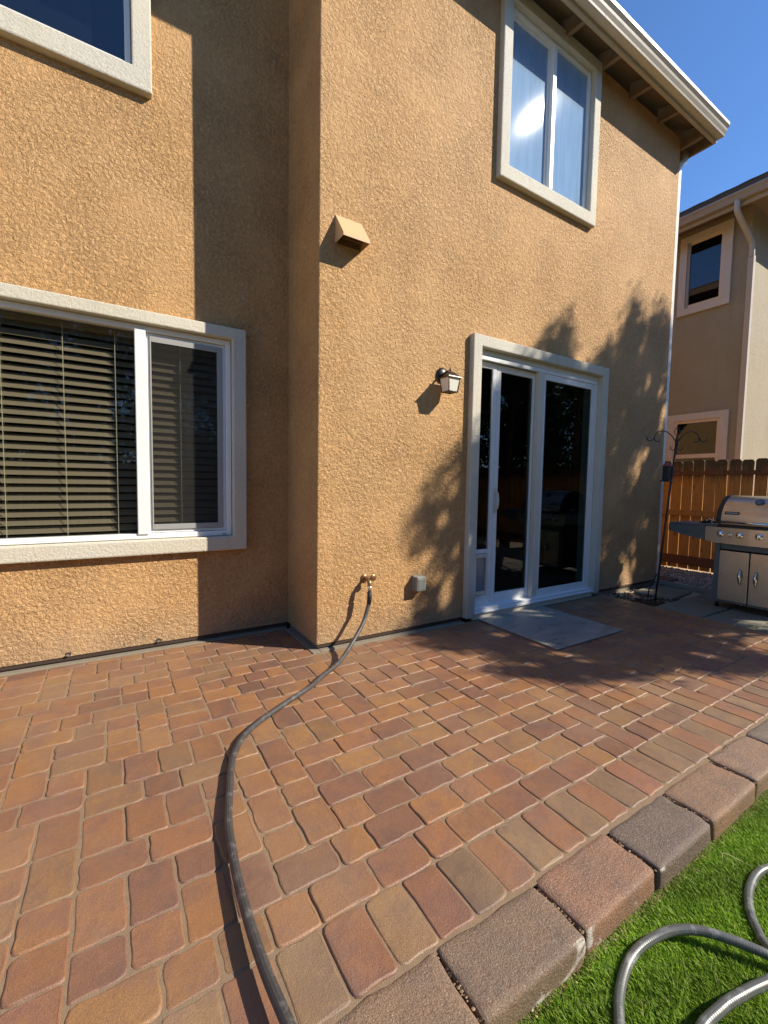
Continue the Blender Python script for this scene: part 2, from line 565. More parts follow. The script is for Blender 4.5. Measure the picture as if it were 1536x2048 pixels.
def pad_mat():
    """smooth grey slab with wiped-looking smears, grit and footmarks"""
    mt, nt, out = new_mat('grey_pad')
    p = world_pos(nt)
    mp = nd(nt, 'ShaderNodeMapping'); mp.inputs['Rotation'].default_value = (0, 0, 0.5); mp.inputs['Scale'].default_value = (2.0, 7.0, 1.0)
    nt.links.new(p, mp.inputs[0])
    sm_ = noise(nt, mp.outputs[0], 2.2, 6, 0.65, 1.1)
    c = mixc(nt, ramp(nt, sm_, [(0.35, 0.0), (0.68, 1.0)]), (0.20, 0.195, 0.17), (0.37, 0.355, 0.31))
    c = mixc(nt, ramp(nt, noise(nt, p, 9.0, 5, 0.7), [(0.52, 0.0), (0.7, 0.55)]), c, (0.22, 0.20, 0.17))
    c = mixc(nt, ramp(nt, noise(nt, p, 330.0, 2), [(0.58, 0.0), (0.7, 0.5)]), c, (0.16, 0.13, 0.10))
    rr = nd(nt, 'ShaderNodeMapRange', **{'From Min': 0.3, 'From Max': 0.7, 'To Min': 0.22, 'To Max': 0.55})
    nt.links.new(sm_, rr.inputs[0])
    bsdf(nt, out, c, rr.outputs[0], 0, bump(nt, noise(nt, p, 45.0, 4), 0.0008), 0.5)
    return mt


M = {}
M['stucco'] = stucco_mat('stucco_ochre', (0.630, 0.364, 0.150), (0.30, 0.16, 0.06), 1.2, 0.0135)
M['trim'] = stucco_mat('stucco_trim', (0.64, 0.59, 0.47), (0.50, 0.45, 0.35), 1.9, 0.0026)
M['nb_stucco'] = stucco_mat('neighbour_stucco', (0.39, 0.325, 0.215), (0.31, 0.25, 0.16), 0.9, 0.004)
M['nb_trim'] = stucco_mat('neighbour_trim', (0.68, 0.59, 0.48), (0.60, 0.52, 0.42), 1.6, 0.0015)
M['vinyl'] = plain('white_vinyl', (0.78, 0.775, 0.76), 0.38, var=0.07)
M['vinyl_cream'] = plain('cream_vinyl', (0.66, 0.60, 0.50), 0.42, var=0.05)
M['nb_vinyl'] = plain('tan_vinyl', (0.72, 0.58, 0.42), 0.45, var=0.04)
M['screen_frame'] = plain('screen_frame_grey', (0.30, 0.30, 0.29), 0.5, var=0.05)
M['black'] = plain('black_metal', (0.018, 0.017, 0.016), 0.4)
M['rubber'] = plain('black_rubber', (0.02, 0.02, 0.022), 0.6)
M['gutter'] = plain('gutter_paint', (0.52, 0.46, 0.36), 0.32, var=0.08)
M['fascia'] = plain('fascia_paint', (0.42, 0.34, 0.22), 0.55, var=0.1)
M['eave_wood'] = plain('eave_paint', (0.22, 0.14, 0.08), 0.7, var=0.12)
M['rooftile'] = plain('roof_tile', (0.09, 0.08, 0.075), 0.8, grain=0.002, gscale=80)
M['white_paint'] = plain('downspout_paint', (0.75, 0.70, 0.62), 0.35, var=0.04)
M['concrete'] = plain('concrete', (0.23, 0.215, 0.18), 0.85, grain=0.002, gscale=150, var=0.25)
M['slab'] = plain('slab_concrete', (0.21, 0.19, 0.14), 0.85, grain=0.002, gscale=120, var=0.3)
M['mortar'] = plain('mortar_strip', (0.22, 0.185, 0.135), 0.9, grain=0.003, gscale=140, var=0.2)
M['sand'] = plain('joint_sand', (0.225, 0.152, 0.092), 0.95, grain=0.002, gscale=300, var=0.25)
M['dark_gap'] = plain('gap_shade_and_chips', (0.05, 0.03, 0.02), 0.8)
M['pad'] = pad_mat()
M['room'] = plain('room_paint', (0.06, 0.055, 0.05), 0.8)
M['slat'] = plain('blind_slat', (0.225, 0.19, 0.14), 0.5, var=0.05)
M['cord'] = plain('blind_cord', (0.6, 0.56, 0.45), 0.8)
M['shade'] = plain('grey_reflection', (0.30, 0.29, 0.30), 0.9, var=0.1)
M['paver'] = paver_mat('paver')
M['paver_far'] = paver_mat('paver_far', True)
M['stone'] = stone_mat('edging_stone')
M['bronze'] = plain('lamp_bronze', (0.035, 0.026, 0.024), 0.35, 0.5)
M['frost'] = plain('frosted_glass', (0.78, 0.74, 0.64), 0.35, var=0.05)
M['hood'] = plain('vent_hood_paint', (0.58, 0.38, 0.19), 0.55, grain=0.0004, gscale=60, var=0.06)
M['hood_in'] = plain('vent_hood_inside', (0.16, 0.09, 0.04), 0.8)
M['cover'] = plain('clear_grey_cover', (0.24, 0.245, 0.215), 0.25, var=0.06)
M['cover_in'] = plain('outlet_face', (0.16, 0.18, 0.17), 0.35)
M['brass'] = plain('brass', (0.30, 0.17, 0.085), 0.4, 0.7)
M['nickel'] = plain('nickel', (0.75, 0.73, 0.72), 0.25, 0.9)
M['hose'] = hose_mat('black_hose', (0.040, 0.037, 0.037), (0.075, 0.068, 0.062), 0.40, 11, 0.0)
M['hose_grey'] = hose_mat('grey_hose', (0.085, 0.088, 0.082), (0.145, 0.15, 0.138), 0.30, 6, 420.0)
M['steel'] = plain('brushed_steel', (0.56, 0.475, 0.37), 0.30, 0.85, gscale=30, var=0.14)
M['steel_dark'] = plain('dark_steel', (0.13, 0.145, 0.15), 0.45, 0.4, var=0.1)
M['chrome'] = plain('chrome', (0.72, 0.70, 0.68), 0.14, 1.0)
M['badge'] = plain('badge_black', (0.02, 0.02, 0.024), 0.3)
M['badge_text'] = plain('badge_print', (0.55, 0.55, 0.58), 0.4)
M['gauge'] = plain('gauge_blue', (0.10, 0.13, 0.20), 0.25)
M['picket'] = wood_mat('cedar_picket', (0.60, 0.28, 0.062), (0.36, 0.14, 0.030), (0.085, 0.055, 0.024), 1.50)
M['rail'] = wood_mat('cedar_rail', (0.21, 0.085, 0.03), (0.11, 0.04, 0.018))
M['soil'] = plain('yard_soil', (0.44, 0.34, 0.22), 0.95, grain=0.01, gscale=25, var=0.3)
M['turf_base'] = plain('turf_backing', (0.11, 0.225, 0.020), 0.9, grain=0.012, gscale=160, var=0.4)
M['blade'] = attr_mat('turf_blade', 0.5, 0.35, 0.25)
M['chips'] = attr_mat('chips', 0.9, 0.2)
M['bark'] = plain('bark', (0.10, 0.07, 0.05), 0.9, grain=0.01, gscale=40, var=0.3)
M['leaf'] = leaf_mat('leaf', (0.035, 0.075, 0.018), (0.08, 0.12, 0.03))
M['red'] = plain('feeder_red', (0.30, 0.07, 0.06), 0.5)
M['board_brown'] = plain('brown_board', (0.10, 0.065, 0.04), 0.8, var=0.25)
M['glass_door'] = glass_mat('door_glass', (0.5, 0.55, 0.53), 0.0, 0.42)
M['glass_low'] = glass_mat('window_glass', (0.84, 0.84, 0.80), 0.0, 0.5)
M['glass_up'] = glass_mat('dusty_sky_glass', (0.55, 0.62, 0.72), 0.0, 1.0, 0.46, (0.46, 0.70, 1.0), 0.004)  # dust film carries the blue of the reflected sky in its colour
M['glass_dark'] = glass_mat('dark_glass', (0.35, 0.38, 0.42), 0.0, 1.0)
M['glass_nb'] = glass_mat('neighbour_glass', (0.35, 0.38, 0.42), 0.0, 1.0)


def mesh_screen():
    mt, nt, out = new_mat('insect_screen')
    tr = nt.nodes.new('ShaderNodeBsdfTransparent')
    df = nd(nt, 'ShaderNodeBsdfDiffuse', Color=(0.045, 0.043, 0.04, 1))
    mx = nt.nodes.new('ShaderNodeMixShader'); mx.inputs[0].default_value = 0.42
    nt.links.new(tr.outputs[0], mx.inputs[1]); nt.links.new(df.outputs[0], mx.inputs[2])
    nt.links.new(mx.outputs[0], out.inputs[0])
    return mt


M['screen'] = mesh_screen()

# ------------------------------------------------------------------ ground
g = MB()
g.quad((-400, -400, -0.17), (400, -400, -0.17), (400, 400, -0.17), (-400, 400, -0.17))
tag(g.build('ground', M['soil']), kind='structure')

RET = 0.6305          # depth of the recess
T = 0.0545            # stucco trim thickness
XR = 4.905            # right corner of the house
ZB = 0.042            # bottom edge of the stucco

# ------------------------------------------------------------------ our house
house = empty('house', (0, 0, 0))
tag(house, 'ochre stucco two storey house with sliding door and pale window trim, nearest the patio', 'house')


def wall_sheet(b, x0, x1, z0, z1, y, depth, openings):
    """front sheet in XZ at y with openings and their reveals going to y+depth"""
    xs = sorted({x0, x1, *[o[0] for o in openings], *[o[1] for o in openings]})
    zs = sorted({z0, z1, *[o[2] for o in openings], *[o[3] for o in openings]})
    for i in range(len(xs) - 1):
        for k in range(len(zs) - 1):
            cx, cz = (xs[i] + xs[i + 1]) / 2, (zs[k] + zs[k + 1]) / 2
            if any(o[0] < cx < o[1] and o[2] < cz < o[3] for o in openings): continue
            b.quad((xs[i], y, zs[k]), (xs[i + 1], y, zs[k]), (xs[i + 1], y, zs[k + 1]), (xs[i], y, zs[k + 1]))
    for (a, c, e, f) in openings:
        y2 = y + depth
        b.quad((a, y, e), (a, y, f), (a, y2, f), (a, y2, e))
        b.quad((c, y, e), (c, y2, e), (c, y2, f), (c, y, f))
        b.quad((a, y, f), (c, y, f), (c, y2, f), (a, y2, f))
        b.quad((a, y, e), (a, y2, e), (c, y2, e), (c, y, e))


DOOR = (1.53, 3.43, -0.05, 2.52)
WUP = (1.80, 3.04, 4.10, 5.54)
WLO = (-2.70, -0.44, 0.80, 2.37)
WUL = (-2.60, -1.09, 4.00, 5.30)
ZT = 5.66
w = MB()
r_ = 0.012
wall_sheet(w, r_, XR - r_, ZB, ZT, 0.0, 0.16, [(DOOR[0], DOOR[1], ZB, DOOR[3]), WUP])
# bullnosed corner at the return and at the right end
for k in range(4):
    a0, a1 = math.pi / 2 * k / 4, math.pi / 2 * (k + 1) / 4
    for s_, xc in ((-1, r_), (1, XR - r_)):
        p0 = (xc + s_ * r_ * math.sin(a0), r_ - r_ * math.cos(a0)); p1 = (xc + s_ * r_ * math.sin(a1), r_ - r_ * math.cos(a1))
        w.quad((*p0, ZB), (*p1, ZB), (*p1, ZT), (*p0, ZT))
w.quad((0, r_, ZB), (0, RET, ZB), (0, RET, ZT), (0, r_, ZT))
w.quad((XR, r_, ZB), (XR, 9, ZB), (XR, 9, ZT), (XR, r_, ZT))
wall_sheet(w, -6.5, 0.0, ZB, ZT, RET, 0.16, [WLO, WUL])
w.quad((-6.5, RET, ZB), (-6.5, 9, ZB), (-6.5, 9, ZT), (-6.5, RET, ZT))
w.quad((-6.5, 9, ZB), (XR, 9, ZB), (XR, 9, ZT), (-6.5, 9, ZT))
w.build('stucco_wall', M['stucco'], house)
# dark strips added as shade in the weep gap, and the concrete stem wall below the stucco
f = MB()
for (x0, x1, y) in ((0.02, DOOR[0] - 0.08, 0.0), (DOOR[1] + 0.075, XR, 0.0)):
    f.box(x0, x1, y + 0.022, y + 0.12, -0.2, ZB + 0.03)
f.box(-6.5, 0.0, RET + 0.022, RET + 0.12, -0.2, ZB + 0.03)
f.box(0.022, 0.1, 0.03, RET, -0.2, ZB + 0.03)
f.box(XR - 0.1, XR - 0.02, 0.13, 9, -0.2, ZB + 0.03)
f.build('stem_wall', M['mortar'], house)
for a_, c_, y_ in ((0.012, DOOR[0] - 0.08, 0.0), (DOOR[1] + 0.075, XR - 0.01, 0.0), (-6.4, -0.01, RET)):
    box('weep_gap_shade', M['dark_gap'], a_, c_, y_ + 0.006, y_ + 0.019, ZB - 0.027, ZB - 0.001, house)


def room(name, x0, x1, y0, y1, z0, z1):
    b = MB()
    b.quad((x0, y1, z0), (x1, y1, z0), (x1, y1, z1), (x0, y1, z1))
    b.quad((x0, y0, z0), (x0, y1, z0), (x0, y1, z1), (x0, y0, z1))
    b.quad((x1, y0, z0), (x1, y1, z0), (x1, y1, z1), (x1, y0, z1))
    b.quad((x0, y0, z0), (x1, y0, z0), (x1, y1, z0), (x0, y1, z0))
    b.quad((x0, y0, z1), (x1, y0, z1), (x1, y1, z1), (x0, y1, z1))
    return b.build(name, M['room'], house)


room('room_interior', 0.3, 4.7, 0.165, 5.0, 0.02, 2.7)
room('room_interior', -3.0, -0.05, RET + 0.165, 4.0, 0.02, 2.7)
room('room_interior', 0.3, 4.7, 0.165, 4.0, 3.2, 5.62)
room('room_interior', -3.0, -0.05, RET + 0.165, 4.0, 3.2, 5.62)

# two broken spots along the bottom edge of the stucco
for cx_, sd in ((-1.55, 1), (-1.0, 2)):
    cr = random.Random(sd)
    pl = [(cx_ + 0.020 * math.cos(a_) * cr.uniform(0.6, 1.3), 0.060 + 0.013 * math.sin(a_) * cr.uniform(0.6, 1.3)) for a_ in np.linspace(0, 2 * math.pi, 9)[:-1]]
    MB().prism(pl, 'y', RET - 0.005, RET + 0.003).build('stucco_chip', M['dark_gap'], house)
    pl = [(cx_ - 0.004 + 0.012 * math.cos(a_) * cr.uniform(0.6, 1.3), 0.053 + 0.007 * math.sin(a_) * cr.uniform(0.6, 1.3)) for a_ in np.linspace(0, 2 * math.pi, 8)[:-1]]
    MB().prism(pl, 'y', RET - 0.012, RET - 0.004).build('stucco_flake', M['mortar'], house)

# ---- sliding door
door = empty('sliding_door', (0, 0, 0), 0, house)
ring_mesh(1.449, 3.508, 0.03, 2.596, 1.552, 3.405, 0.03, 2.496, -T, 0.02).build('trim', M['trim'], door, 0.008)
b = frame_mb(1.555, 3.403, 0.06, 2.494, 0.05, 0.012, 0.15, wb=0.04)
b.build('frame', M['vinyl'], door, 0.003)
MB().box(1.60, 3.36, 0.004, 0.012, 2.448, 2.470).box(1.60, 3.36, 0.0, 0.03, 2.405, 2.443).build('head_track', M['vinyl'], door, 0.002)
MB().box(1.552, 3.405, -0.035, 0.012, 0.055, 0.10).box(1.552, 3.405, -0.050, -0.035, 0.055, 0.072).build('sill_track', M['vinyl'], door, 0.003)
MB().box(1.552, 3.405, -0.030, 0.10, 0.0, 0.055).build('threshold', M['vinyl_cream'], door, 0.004)
# pet door insert at the far left of the opening
pet = frame_mb(1.606, 1.842, 0.10, 2.404, 0.045, 0.045, 0.075, wl=0.012, wr=0.05, wt=0.055, wb=0.10)
pet.box(1.618, 1.792, 0.045, 0.075, 0.605, 0.645)
pet = pet.build('pet_panel', M['vinyl'], door, 0.003)
MB().box(1.618, 1.792, 0.058, 0.062, 0.645, 2.349).build('glass', M['glass_door'], pet)
frame_mb(1.620, 1.790, 0.205, 0.600, 0.022, 0.035, 0.070, wt=0.035, wb=0.035).build('flap_frame', M['vinyl_cream'], pet, 0.003)
MB().box(1.642, 1.768, 0.052, 0.056, 0.24, 0.565).build('flap', plain('flap_vinyl', (0.20, 0.22, 0.26), 0.25, var=0.25), pet)
# sliding panel
sp = frame_mb(1.848, 2.395, 0.10, 2.404, 0.05, 0.05, 0.085, wl=0.058, wr=0.03, wt=0.06, wb=0.10).build('sliding_panel', M['vinyl'], door, 0.003)
MB().box(1.906, 2.365, 0.064, 0.070, 0.20, 2.344).build('glass', M['glass_door'], sp)
hb = MB().tube(spline([(1.872, 0.048, 1.02), (1.866, 0.012, 1.04), (1.864, 0.0, 1.11), (1.866, 0.012, 1.18), (1.872, 0.048, 1.20)], 6), 0.010, 8)
hb.box(1.858, 1.886, 0.044, 0.052, 0.99, 1.23).build('handle', M['vinyl_cream'], sp)
# meeting stile, nearer to the viewer than the sliding panel
MB().box(2.392, 2.478, 0.0, 0.048, 0.10, 2.405).build('meeting_stile', M['vinyl_cream'], door, 0.003)
fp = frame_mb(2.478, 3.353, 0.10, 2.404, 0.05, 0.008, 0.040, wl=0.030, wr=0.058, wt=0.06, wb=0.075).build('fixed_panel', M['vinyl'], door, 0.003)
MB().box(2.508, 3.295, 0.022, 0.028, 0.175, 2.344).build('glass', M['glass_door'], fp)
MB().box(2.60, 2.68, 0.13, 0.16, 0.10, 2.45).build('stile_reflection', plain('green_grey_reflection', (0.30, 0.36, 0.33), 0.4), door, 0.003)  # solid strip added for the reflection of the stile in the glass


# ---- windows
def window(outer, inner, ypl, name_mat, mull, fw=0.045):
    wi = empty('window', (0, 0, 0), 0, house)
    ring_mesh(*outer, *inner, ypl - T, ypl + 0.02).build('trim', M['trim'], wi, 0.010)
    y0, y1 = ypl - 0.004, ypl + 0.07
    ix0, ix1, iz0, iz1 = inner
    fb = frame_mb(ix0 + 0.004, ix1 - 0.004, iz0 + 0.004, iz1 - 0.004, fw, y0, y1)
    for mx_ in mull:
        fb.box(mx_[0], mx_[1], y0 - 0.012, y1, iz0 + fw, iz1 - fw)
    fb.build('frame', M['vinyl'], wi, 0.004)
    return wi


# lower left window, three lites
wlo = window((-2.78, -0.359, 0.713, 2.438), (-2.676, -0.464, 0.823, 2.352), RET, None, [(-1.122, -1.052), (-2.10, -2.03)], 0.038)
MB().box(-2.03, -1.122, RET + 0.03, RET + 0.034, 0.861, 2.314).build('pane', M['glass_low'], wlo)
MB().box(-1.03, -0.505, RET + 0.035, RET + 0.039, 0.90, 2.28).build('pane', M['glass_low'], wlo)
MB().box(-2.64, -2.10, RET + 0.035, RET + 0.039, 0.861, 2.314).build('pane', M['glass_low'], wlo)
frame_mb(-1.050, -0.507, 0.868, 2.308, 0.020, RET + 0.018, RET + 0.05).build('sash', M['vinyl'], wlo, 0.003)
frame_mb(-1.028, -0.529, 0.890, 2.286, 0.040, RET + 0.006, RET + 0.016, wl=0.010).build('screen_frame', M['screen_frame'], wlo, 0.002)
MB().quad((-1.02, RET + 0.011, 0.93), (-0.569, RET + 0.011, 0.93), (-0.569, RET + 0.011, 2.246), (-1.02, RET + 0.011, 2.246)).build('screen', M['screen'], wlo)
MB().box(-0.54, -0.515, RET - 0.0065, RET - 0.004, 0.837, 0.842).build('weep_hole', M['black'], wlo)

# upper right window
wup = window((1.700, 3.127, 4.009, 5.643), (1.812, 3.020, 4.135, 5.530), 0.0, None, [(2.405, 2.455)], 0.035)
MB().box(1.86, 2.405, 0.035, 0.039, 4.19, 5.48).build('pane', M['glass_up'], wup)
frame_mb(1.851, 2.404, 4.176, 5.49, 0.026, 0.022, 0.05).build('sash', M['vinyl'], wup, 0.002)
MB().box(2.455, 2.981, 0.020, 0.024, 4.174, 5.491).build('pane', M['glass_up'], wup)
# upper left window
wul = window((-2.75, -0.987, 3.891, 5.42), (-2.62, -1.105, 4.03, 5.30), RET, None, [(-1.94, -1.89)], 0.035)
MB().box(-1.89, -1.144, RET + 0.03, RET + 0.034, 4.069, 5.261).build('pane', M['glass_dark'], wul)
MB().box(-2.58, -1.94, RET + 0.03, RET + 0.034, 4.069, 5.261).build('pane', M['glass_dark'], wul)

# ---- roof: hip roof with open eaves, gutter and exposed rafter tails
OV = 0.27
EX0, EX1 = -0.30, XR + 0.30
roof = MB()
zf = 5.66
PITCHR = 0.36
def roof_poly(zo):
    e0 = -OV
    pts = [(EX0, e0), (EX1, e0), (EX1, 9.2), (-6.8, 9.2), (-6.8, RET - OV), (EX0, RET - OV)]
    return pts
# sheathing slopes: front of the right part, right side, front of the left part
D = 2.6
def slope_slab(b, a, c, d, e, th):
    n = (Vector(c) - Vector(a)).cross(Vector(e) - Vector(a)).normalized()
    if n.z < 0: n = -n
    lo = [Vector(p) for p in (a, c, d, e)]
    hi = [p + n * th for p in lo]
    b.add(lo + hi, [(0, 3, 2, 1), (4, 5, 6, 7), (0, 1, 5, 4), (1, 2, 6, 5), (2, 3, 7, 6), (3, 0, 4, 7)])
zs_ = zf + 0.02
zr = zs_ + D * PITCHR
slope_slab(roof, (EX0, -OV, zs_), (EX1, -OV, zs_), (EX1 - D, -OV + D, zr), (EX0, -OV + D, zr), 0.03)
slope_slab(roof, (EX1, -OV, zs_), (EX1, 9.2, zs_), (EX1 - D, 9.2 - D, zr), (EX1 - D, -OV + D, zr), 0.03)
slope_slab(roof, (-6.8, RET - OV, zs_), (EX0, RET - OV, zs_), (EX0, RET - OV + D, zr), (-6.8, RET - OV + D, zr), 0.03)
roof.quad((-6.8, 2.0, zr), (EX1 - D, 2.0, zr), (EX1 - D, 9, zr), (-6.8, 9, zr))
roof = roof.build('roof', M['eave_wood'], house)
for k in range(15):
    x = EX0 + 0.2 + k * 0.36
    tl = MB()
    pr = [(x + 0.17 * math.cos(t_), 0.055 * math.sin(t_)) for t_ in np.linspace(0, math.pi, 7)]
    vs_, fs = [], []
    for yy, zz in ((-OV - 0.05, zs_ + 0.045), (-OV + 0.45, zs_ + 0.045 + 0.5 * PITCHR)):
        vs_ += [(p[0], yy, zz + p[1]) for p in pr]
    n_ = len(pr)
    fs = [(i, i + 1, n_ + i + 1, n_ + i) for i in range(n_ - 1)] + [tuple(range(n_)), tuple(range(n_, 2 * n_))]
    tl.add(vs_, fs, False)
    tl.build('roof_tile', M['rooftile'], roof)
MB().box(EX1 - 0.09, EX1 + 0.02, -OV - 0.03, -OV + 0.12, zs_ + 0.06, zs_ + 0.15).build('end_tile', plain('pale_tile', (0.55, 0.40, 0.34), 0.7), roof, 0.01)
# fascia boards
MB().box(EX0, EX1, -OV, -OV + 0.035, 5.565, 5.70).build('fascia', M['fascia'], house, 0.003)
MB().box(EX1 - 0.035, EX1, -OV + 0.037, 9.2, 5.565, 5.70).build('fascia', M['eave_wood'], house, 0.003)
MB().box(-6.8, EX0, RET - OV, RET - OV + 0.035, 5.565, 5.70).build('fascia', M['fascia'], house, 0.003)
MB().box(EX0, EX0 + 0.035, -OV + 0.037, RET - OV, 5.565, 5.70).build('fascia', M['eave_wood'], house, 0.003)


def gutter(b, x0, x1, y):
    # K style profile in YZ (outer side is -y)
    pr = [(0, 5.60), (-0.075, 5.60), (-0.080, 5.618), (-0.098, 5.650), (-0.104, 5.672), (-0.118, 5.690), (-0.126, 5.700), (-0.126, 5.735),
          (-0.116, 5.735), (-0.116, 5.715), (-0.010, 5.61), (0, 5.735)]
    pr = [(y + p[0], p[1]) for p in pr]
    b.prism(pr, 'x', x0, x1)


gb = MB(); gutter(gb, EX0 - 0.02, EX1 + 0.01, -OV - 0.001)
gb.build('gutter', M['gutter'], house)
gb = MB(); gutter(gb, -6.8, EX0 - 0.05, RET - OV - 0.001)
gb.build('gutter', M['gutter'], house)
for k in range(9):
    x = 0.12 + k * 0.6
    rf = MB()
    rf.prism([(-OV + 0.036, 5.575), (0.0 - 0.002, 5.60), (-0.002, zs_ + OV * PITCHR - 0.012), (-OV + 0.036, zs_ + 0.006)], 'x', x, x + 0.045)
    rf.build('rafter_tail', M['eave_wood'], house)
for k in range(4):
    y = 0.3 + k * 0.6
    MB().prism([(XR + 0.003, 5.60), (EX1 - 0.037, 5.575), (EX1 - 0.037, zs_ + 0.006), (XR + 0.003, zs_ + OV * PITCHR)], 'y', y, y + 0.045).build('rafter_tail', M['eave_wood'], house)
MB().box(XR + 0.002, XR + 0.05, -OV + 0.04, 0.0, 5.545, 5.60).build('outrigger', M['eave_wood'], house)
# downspout on the right side wall
dn = MB()
dn.box(XR + 0.008, XR + 0.078, 0.012, 0.085, 0.0, 5.32)
dn.tube([(XR + 0.043, 0.05, 5.30), (XR + 0.043, 0.05, 5.36), (XR + 0.13, 0.045, 5.44), (XR + 0.2, 0.04, 5.50), (XR + 0.2, 0.04, 5.60)], 0.042, 4)
dn.build('downspout', M['white_paint'], house)

# ---- blinds in the lower left window
bl = empty('window_blind', (-1.6, RET + 0.11, 2.30))
tag(bl, 'beige slatted horizontal blind lowered behind the lower left window', 'blind')
sw = 0.052
ang = math.radians(58)
sme = MB()
cc_, ss_ = math.cos(ang) * sw / 2, math.sin(ang) * sw / 2
nseg = 4
vs_ = []
for i in range(nseg + 1):
    t_ = -1 + 2 * i / nseg
    cv = 0.004 * (1 - t_ * t_)
    vs_ += [(-1.02, t_ * cc_ + cv * 0.7, t_ * ss_ - cv * 0.5), (1.13, t_ * cc_ + cv * 0.7, t_ * ss_ - cv * 0.5)]
sme.add(vs_, [(2 * i, 2 * i + 1, 2 * i + 3, 2 * i + 2) for i in range(nseg)], True)
sme = sme.mesh('slat', M['slat'])
for k in range(27):
    o = bpy.data.objects.new('slat', sme)
    link(o, bl)
    o.location = (0, 0, -0.05 - 0.0560 * k)
    o.rotation_euler = (random.uniform(-0.03, 0.03), random.uniform(-0.0012, 0.0012), 0)
MB().box(-1.02, 1.13, -0.025, 0.03, -0.03, 0.03).build('head_rail', M['slat'], bl, 0.003)
for x in (-0.78, -0.26, 0.062, 0.36, 0.78):
    MB().box(x - 0.0018, x + 0.0018, -0.033, -0.030, -1.50, 0).build('cord', M['cord'], bl)
    MB().box(x - 0.0018, x + 0.0018, 0.024, 0.026, -1.50, 0).build('cord', M['cord'], bl)

# left: grey panel added in place of a reflection; right: fabric shade
tag(MB().box(-2.6, -1.33, RET + 0.13, RET + 0.135, 4.03, 5.3).build('fabric_or_reflection_panel', M['shade']), 'grey panel added behind the upper left window in place of a reflection', 'shade')
tag(MB().box(1.82, 3.01, 0.10, 0.105, 4.13, 5.53).build('fabric_or_reflection_panel', plain('pale_shade', (0.22, 0.28, 0.38), 0.9)), 'pale fabric shade drawn behind the upper right window that mirrors the sun', 'shade')

# ---- things fixed on the wall
vent = empty('vent_hood', (0.232, 0, 3.0))
tag(vent, 'sloping ochre metal vent hood on the wall above the patio', 'vent hood')
D2 = 0.135
x0, x1 = -0.106, 0.106
vb = MB()
vs_ = [(x0, 0.002, 0.18), (x1, 0.002, 0.18), (x0, -D2, -0.004), (x1, -D2, -0.004), (x0, 0.002, -0.02), (x1, 0.002, -0.02),
       (x0, -D2, -0.022), (x1, -D2, -0.022)]
th = 0.004
vb.add(vs_, [(0, 2, 3, 1), (0, 4, 6, 2), (1, 3, 7, 5), (2, 6, 7, 3)])
vo = vb.build('hood', M['hood'], vent)
sm = vo.modifiers.new('s', 'SOLIDIFY'); sm.thickness = 0.004; sm.offset = 0
MB().box(x0 + 0.012, x1 - 0.012, -0.006, 0.002, -0.018, 0.15).build('throat', M['hood_in'], vent)
MB().box(-0.07, 0.07, -0.085, -0.08, -0.015, 0.06).build('damper', M['hood_in'], vent)

lamp = empty('wall_lamp', (1.138, 0, 2.17))
tag(lamp, 'small bronze lantern with frosted panes on the wall beside the sliding door', 'lamp')
MB().lathe([(0.062, 0.001), (0.064, -0.006), (0.058, -0.016), (0.040, -0.024), (0.022, -0.03)], (-0.0, 0, 0.02), 'y', 24).build('backplate', M['bronze'], lamp)
MB().tube(spline([(0, -0.02, 0.02), (0, -0.05, 0.035), (0, -0.08, 0.035), (0, -0.093, 0.02)], 5), 0.009, 8).build('arm', M['bronze'], lamp)
cy = -0.108
lt = empty('lantern', (0, cy, 0), 0, lamp)


def taper(b, h0, h1, z0, z1):
    b.add([(-h0, -h0, z0), (h0, -h0, z0), (h0, h0, z0), (-h0, h0, z0), (-h1, -h1, z1), (h1, -h1, z1), (h1, h1, z1), (-h1, h1, z1)],
          [(0, 3, 2, 1), (4, 5, 6, 7), (0, 1, 5, 4), (1, 2, 6, 5), (2, 3, 7, 6), (3, 0, 4, 7)])


rb = MB(); taper(rb, 0.072, 0.070, -0.028, -0.020); taper(rb, 0.066, 0.034, -0.020, 0.012); taper(rb, 0.036, 0.012, 0.012, 0.030)
rb.lathe([(0.006, 0.03), (0.008, 0.045), (0.004, 0.062)], n=8)
rb.build('lamp_roof', M['bronze'], lt)
zb_, zt_ = -0.140, -0.028
h0, h1 = 0.046, 0.060
cg = MB()
for sx in (-1, 1):
    for sy in (-1, 1):
        cg.tube([(sx * h0, sy * h0, zb_), (sx * h1, sy * h1, zt_)], 0.0042, 6)
for sx in (-1, 1):
    cg.tube([(sx * h0, -h0, zb_), (sx * h0, h0, zb_)], 0.004, 6)
    cg.tube([(-h0, sx * h0, zb_), (h0, sx * h0, zb_)], 0.004, 6)
cg.build('cage', M['bronze'], lt)
for k in range(4):
    q = MB().quad((-h0, -h0 + 0.001, zb_), (h0, -h0 + 0.001, zb_), (h1, -h1 + 0.001, zt_), (-h1, -h1 + 0.001, zt_)).build('pane', M['frost'], lt)
    q.rotation_euler = (0, 0, k * math.pi / 2)

oc = empty('outlet_cover', (0.916, 0, 0.42))
tag(oc, 'grey plastic weatherproof outlet cover low on the wall left of the sliding door', 'outlet cover')
MB().box(-0.052, 0.052, -0.03, 0.002, -0.066, 0.066).build('base', M['cover'], oc, 0.006)
MB().box(-0.049, 0.049, -0.075, -0.031, -0.063, 0.063).build('lid', M['cover'], oc, 0.012, 3)
MB().box(-0.032, 0.032, -0.078, -0.0755, -0.046, 0.040).build('window', M['cover_in'], oc, 0.001)

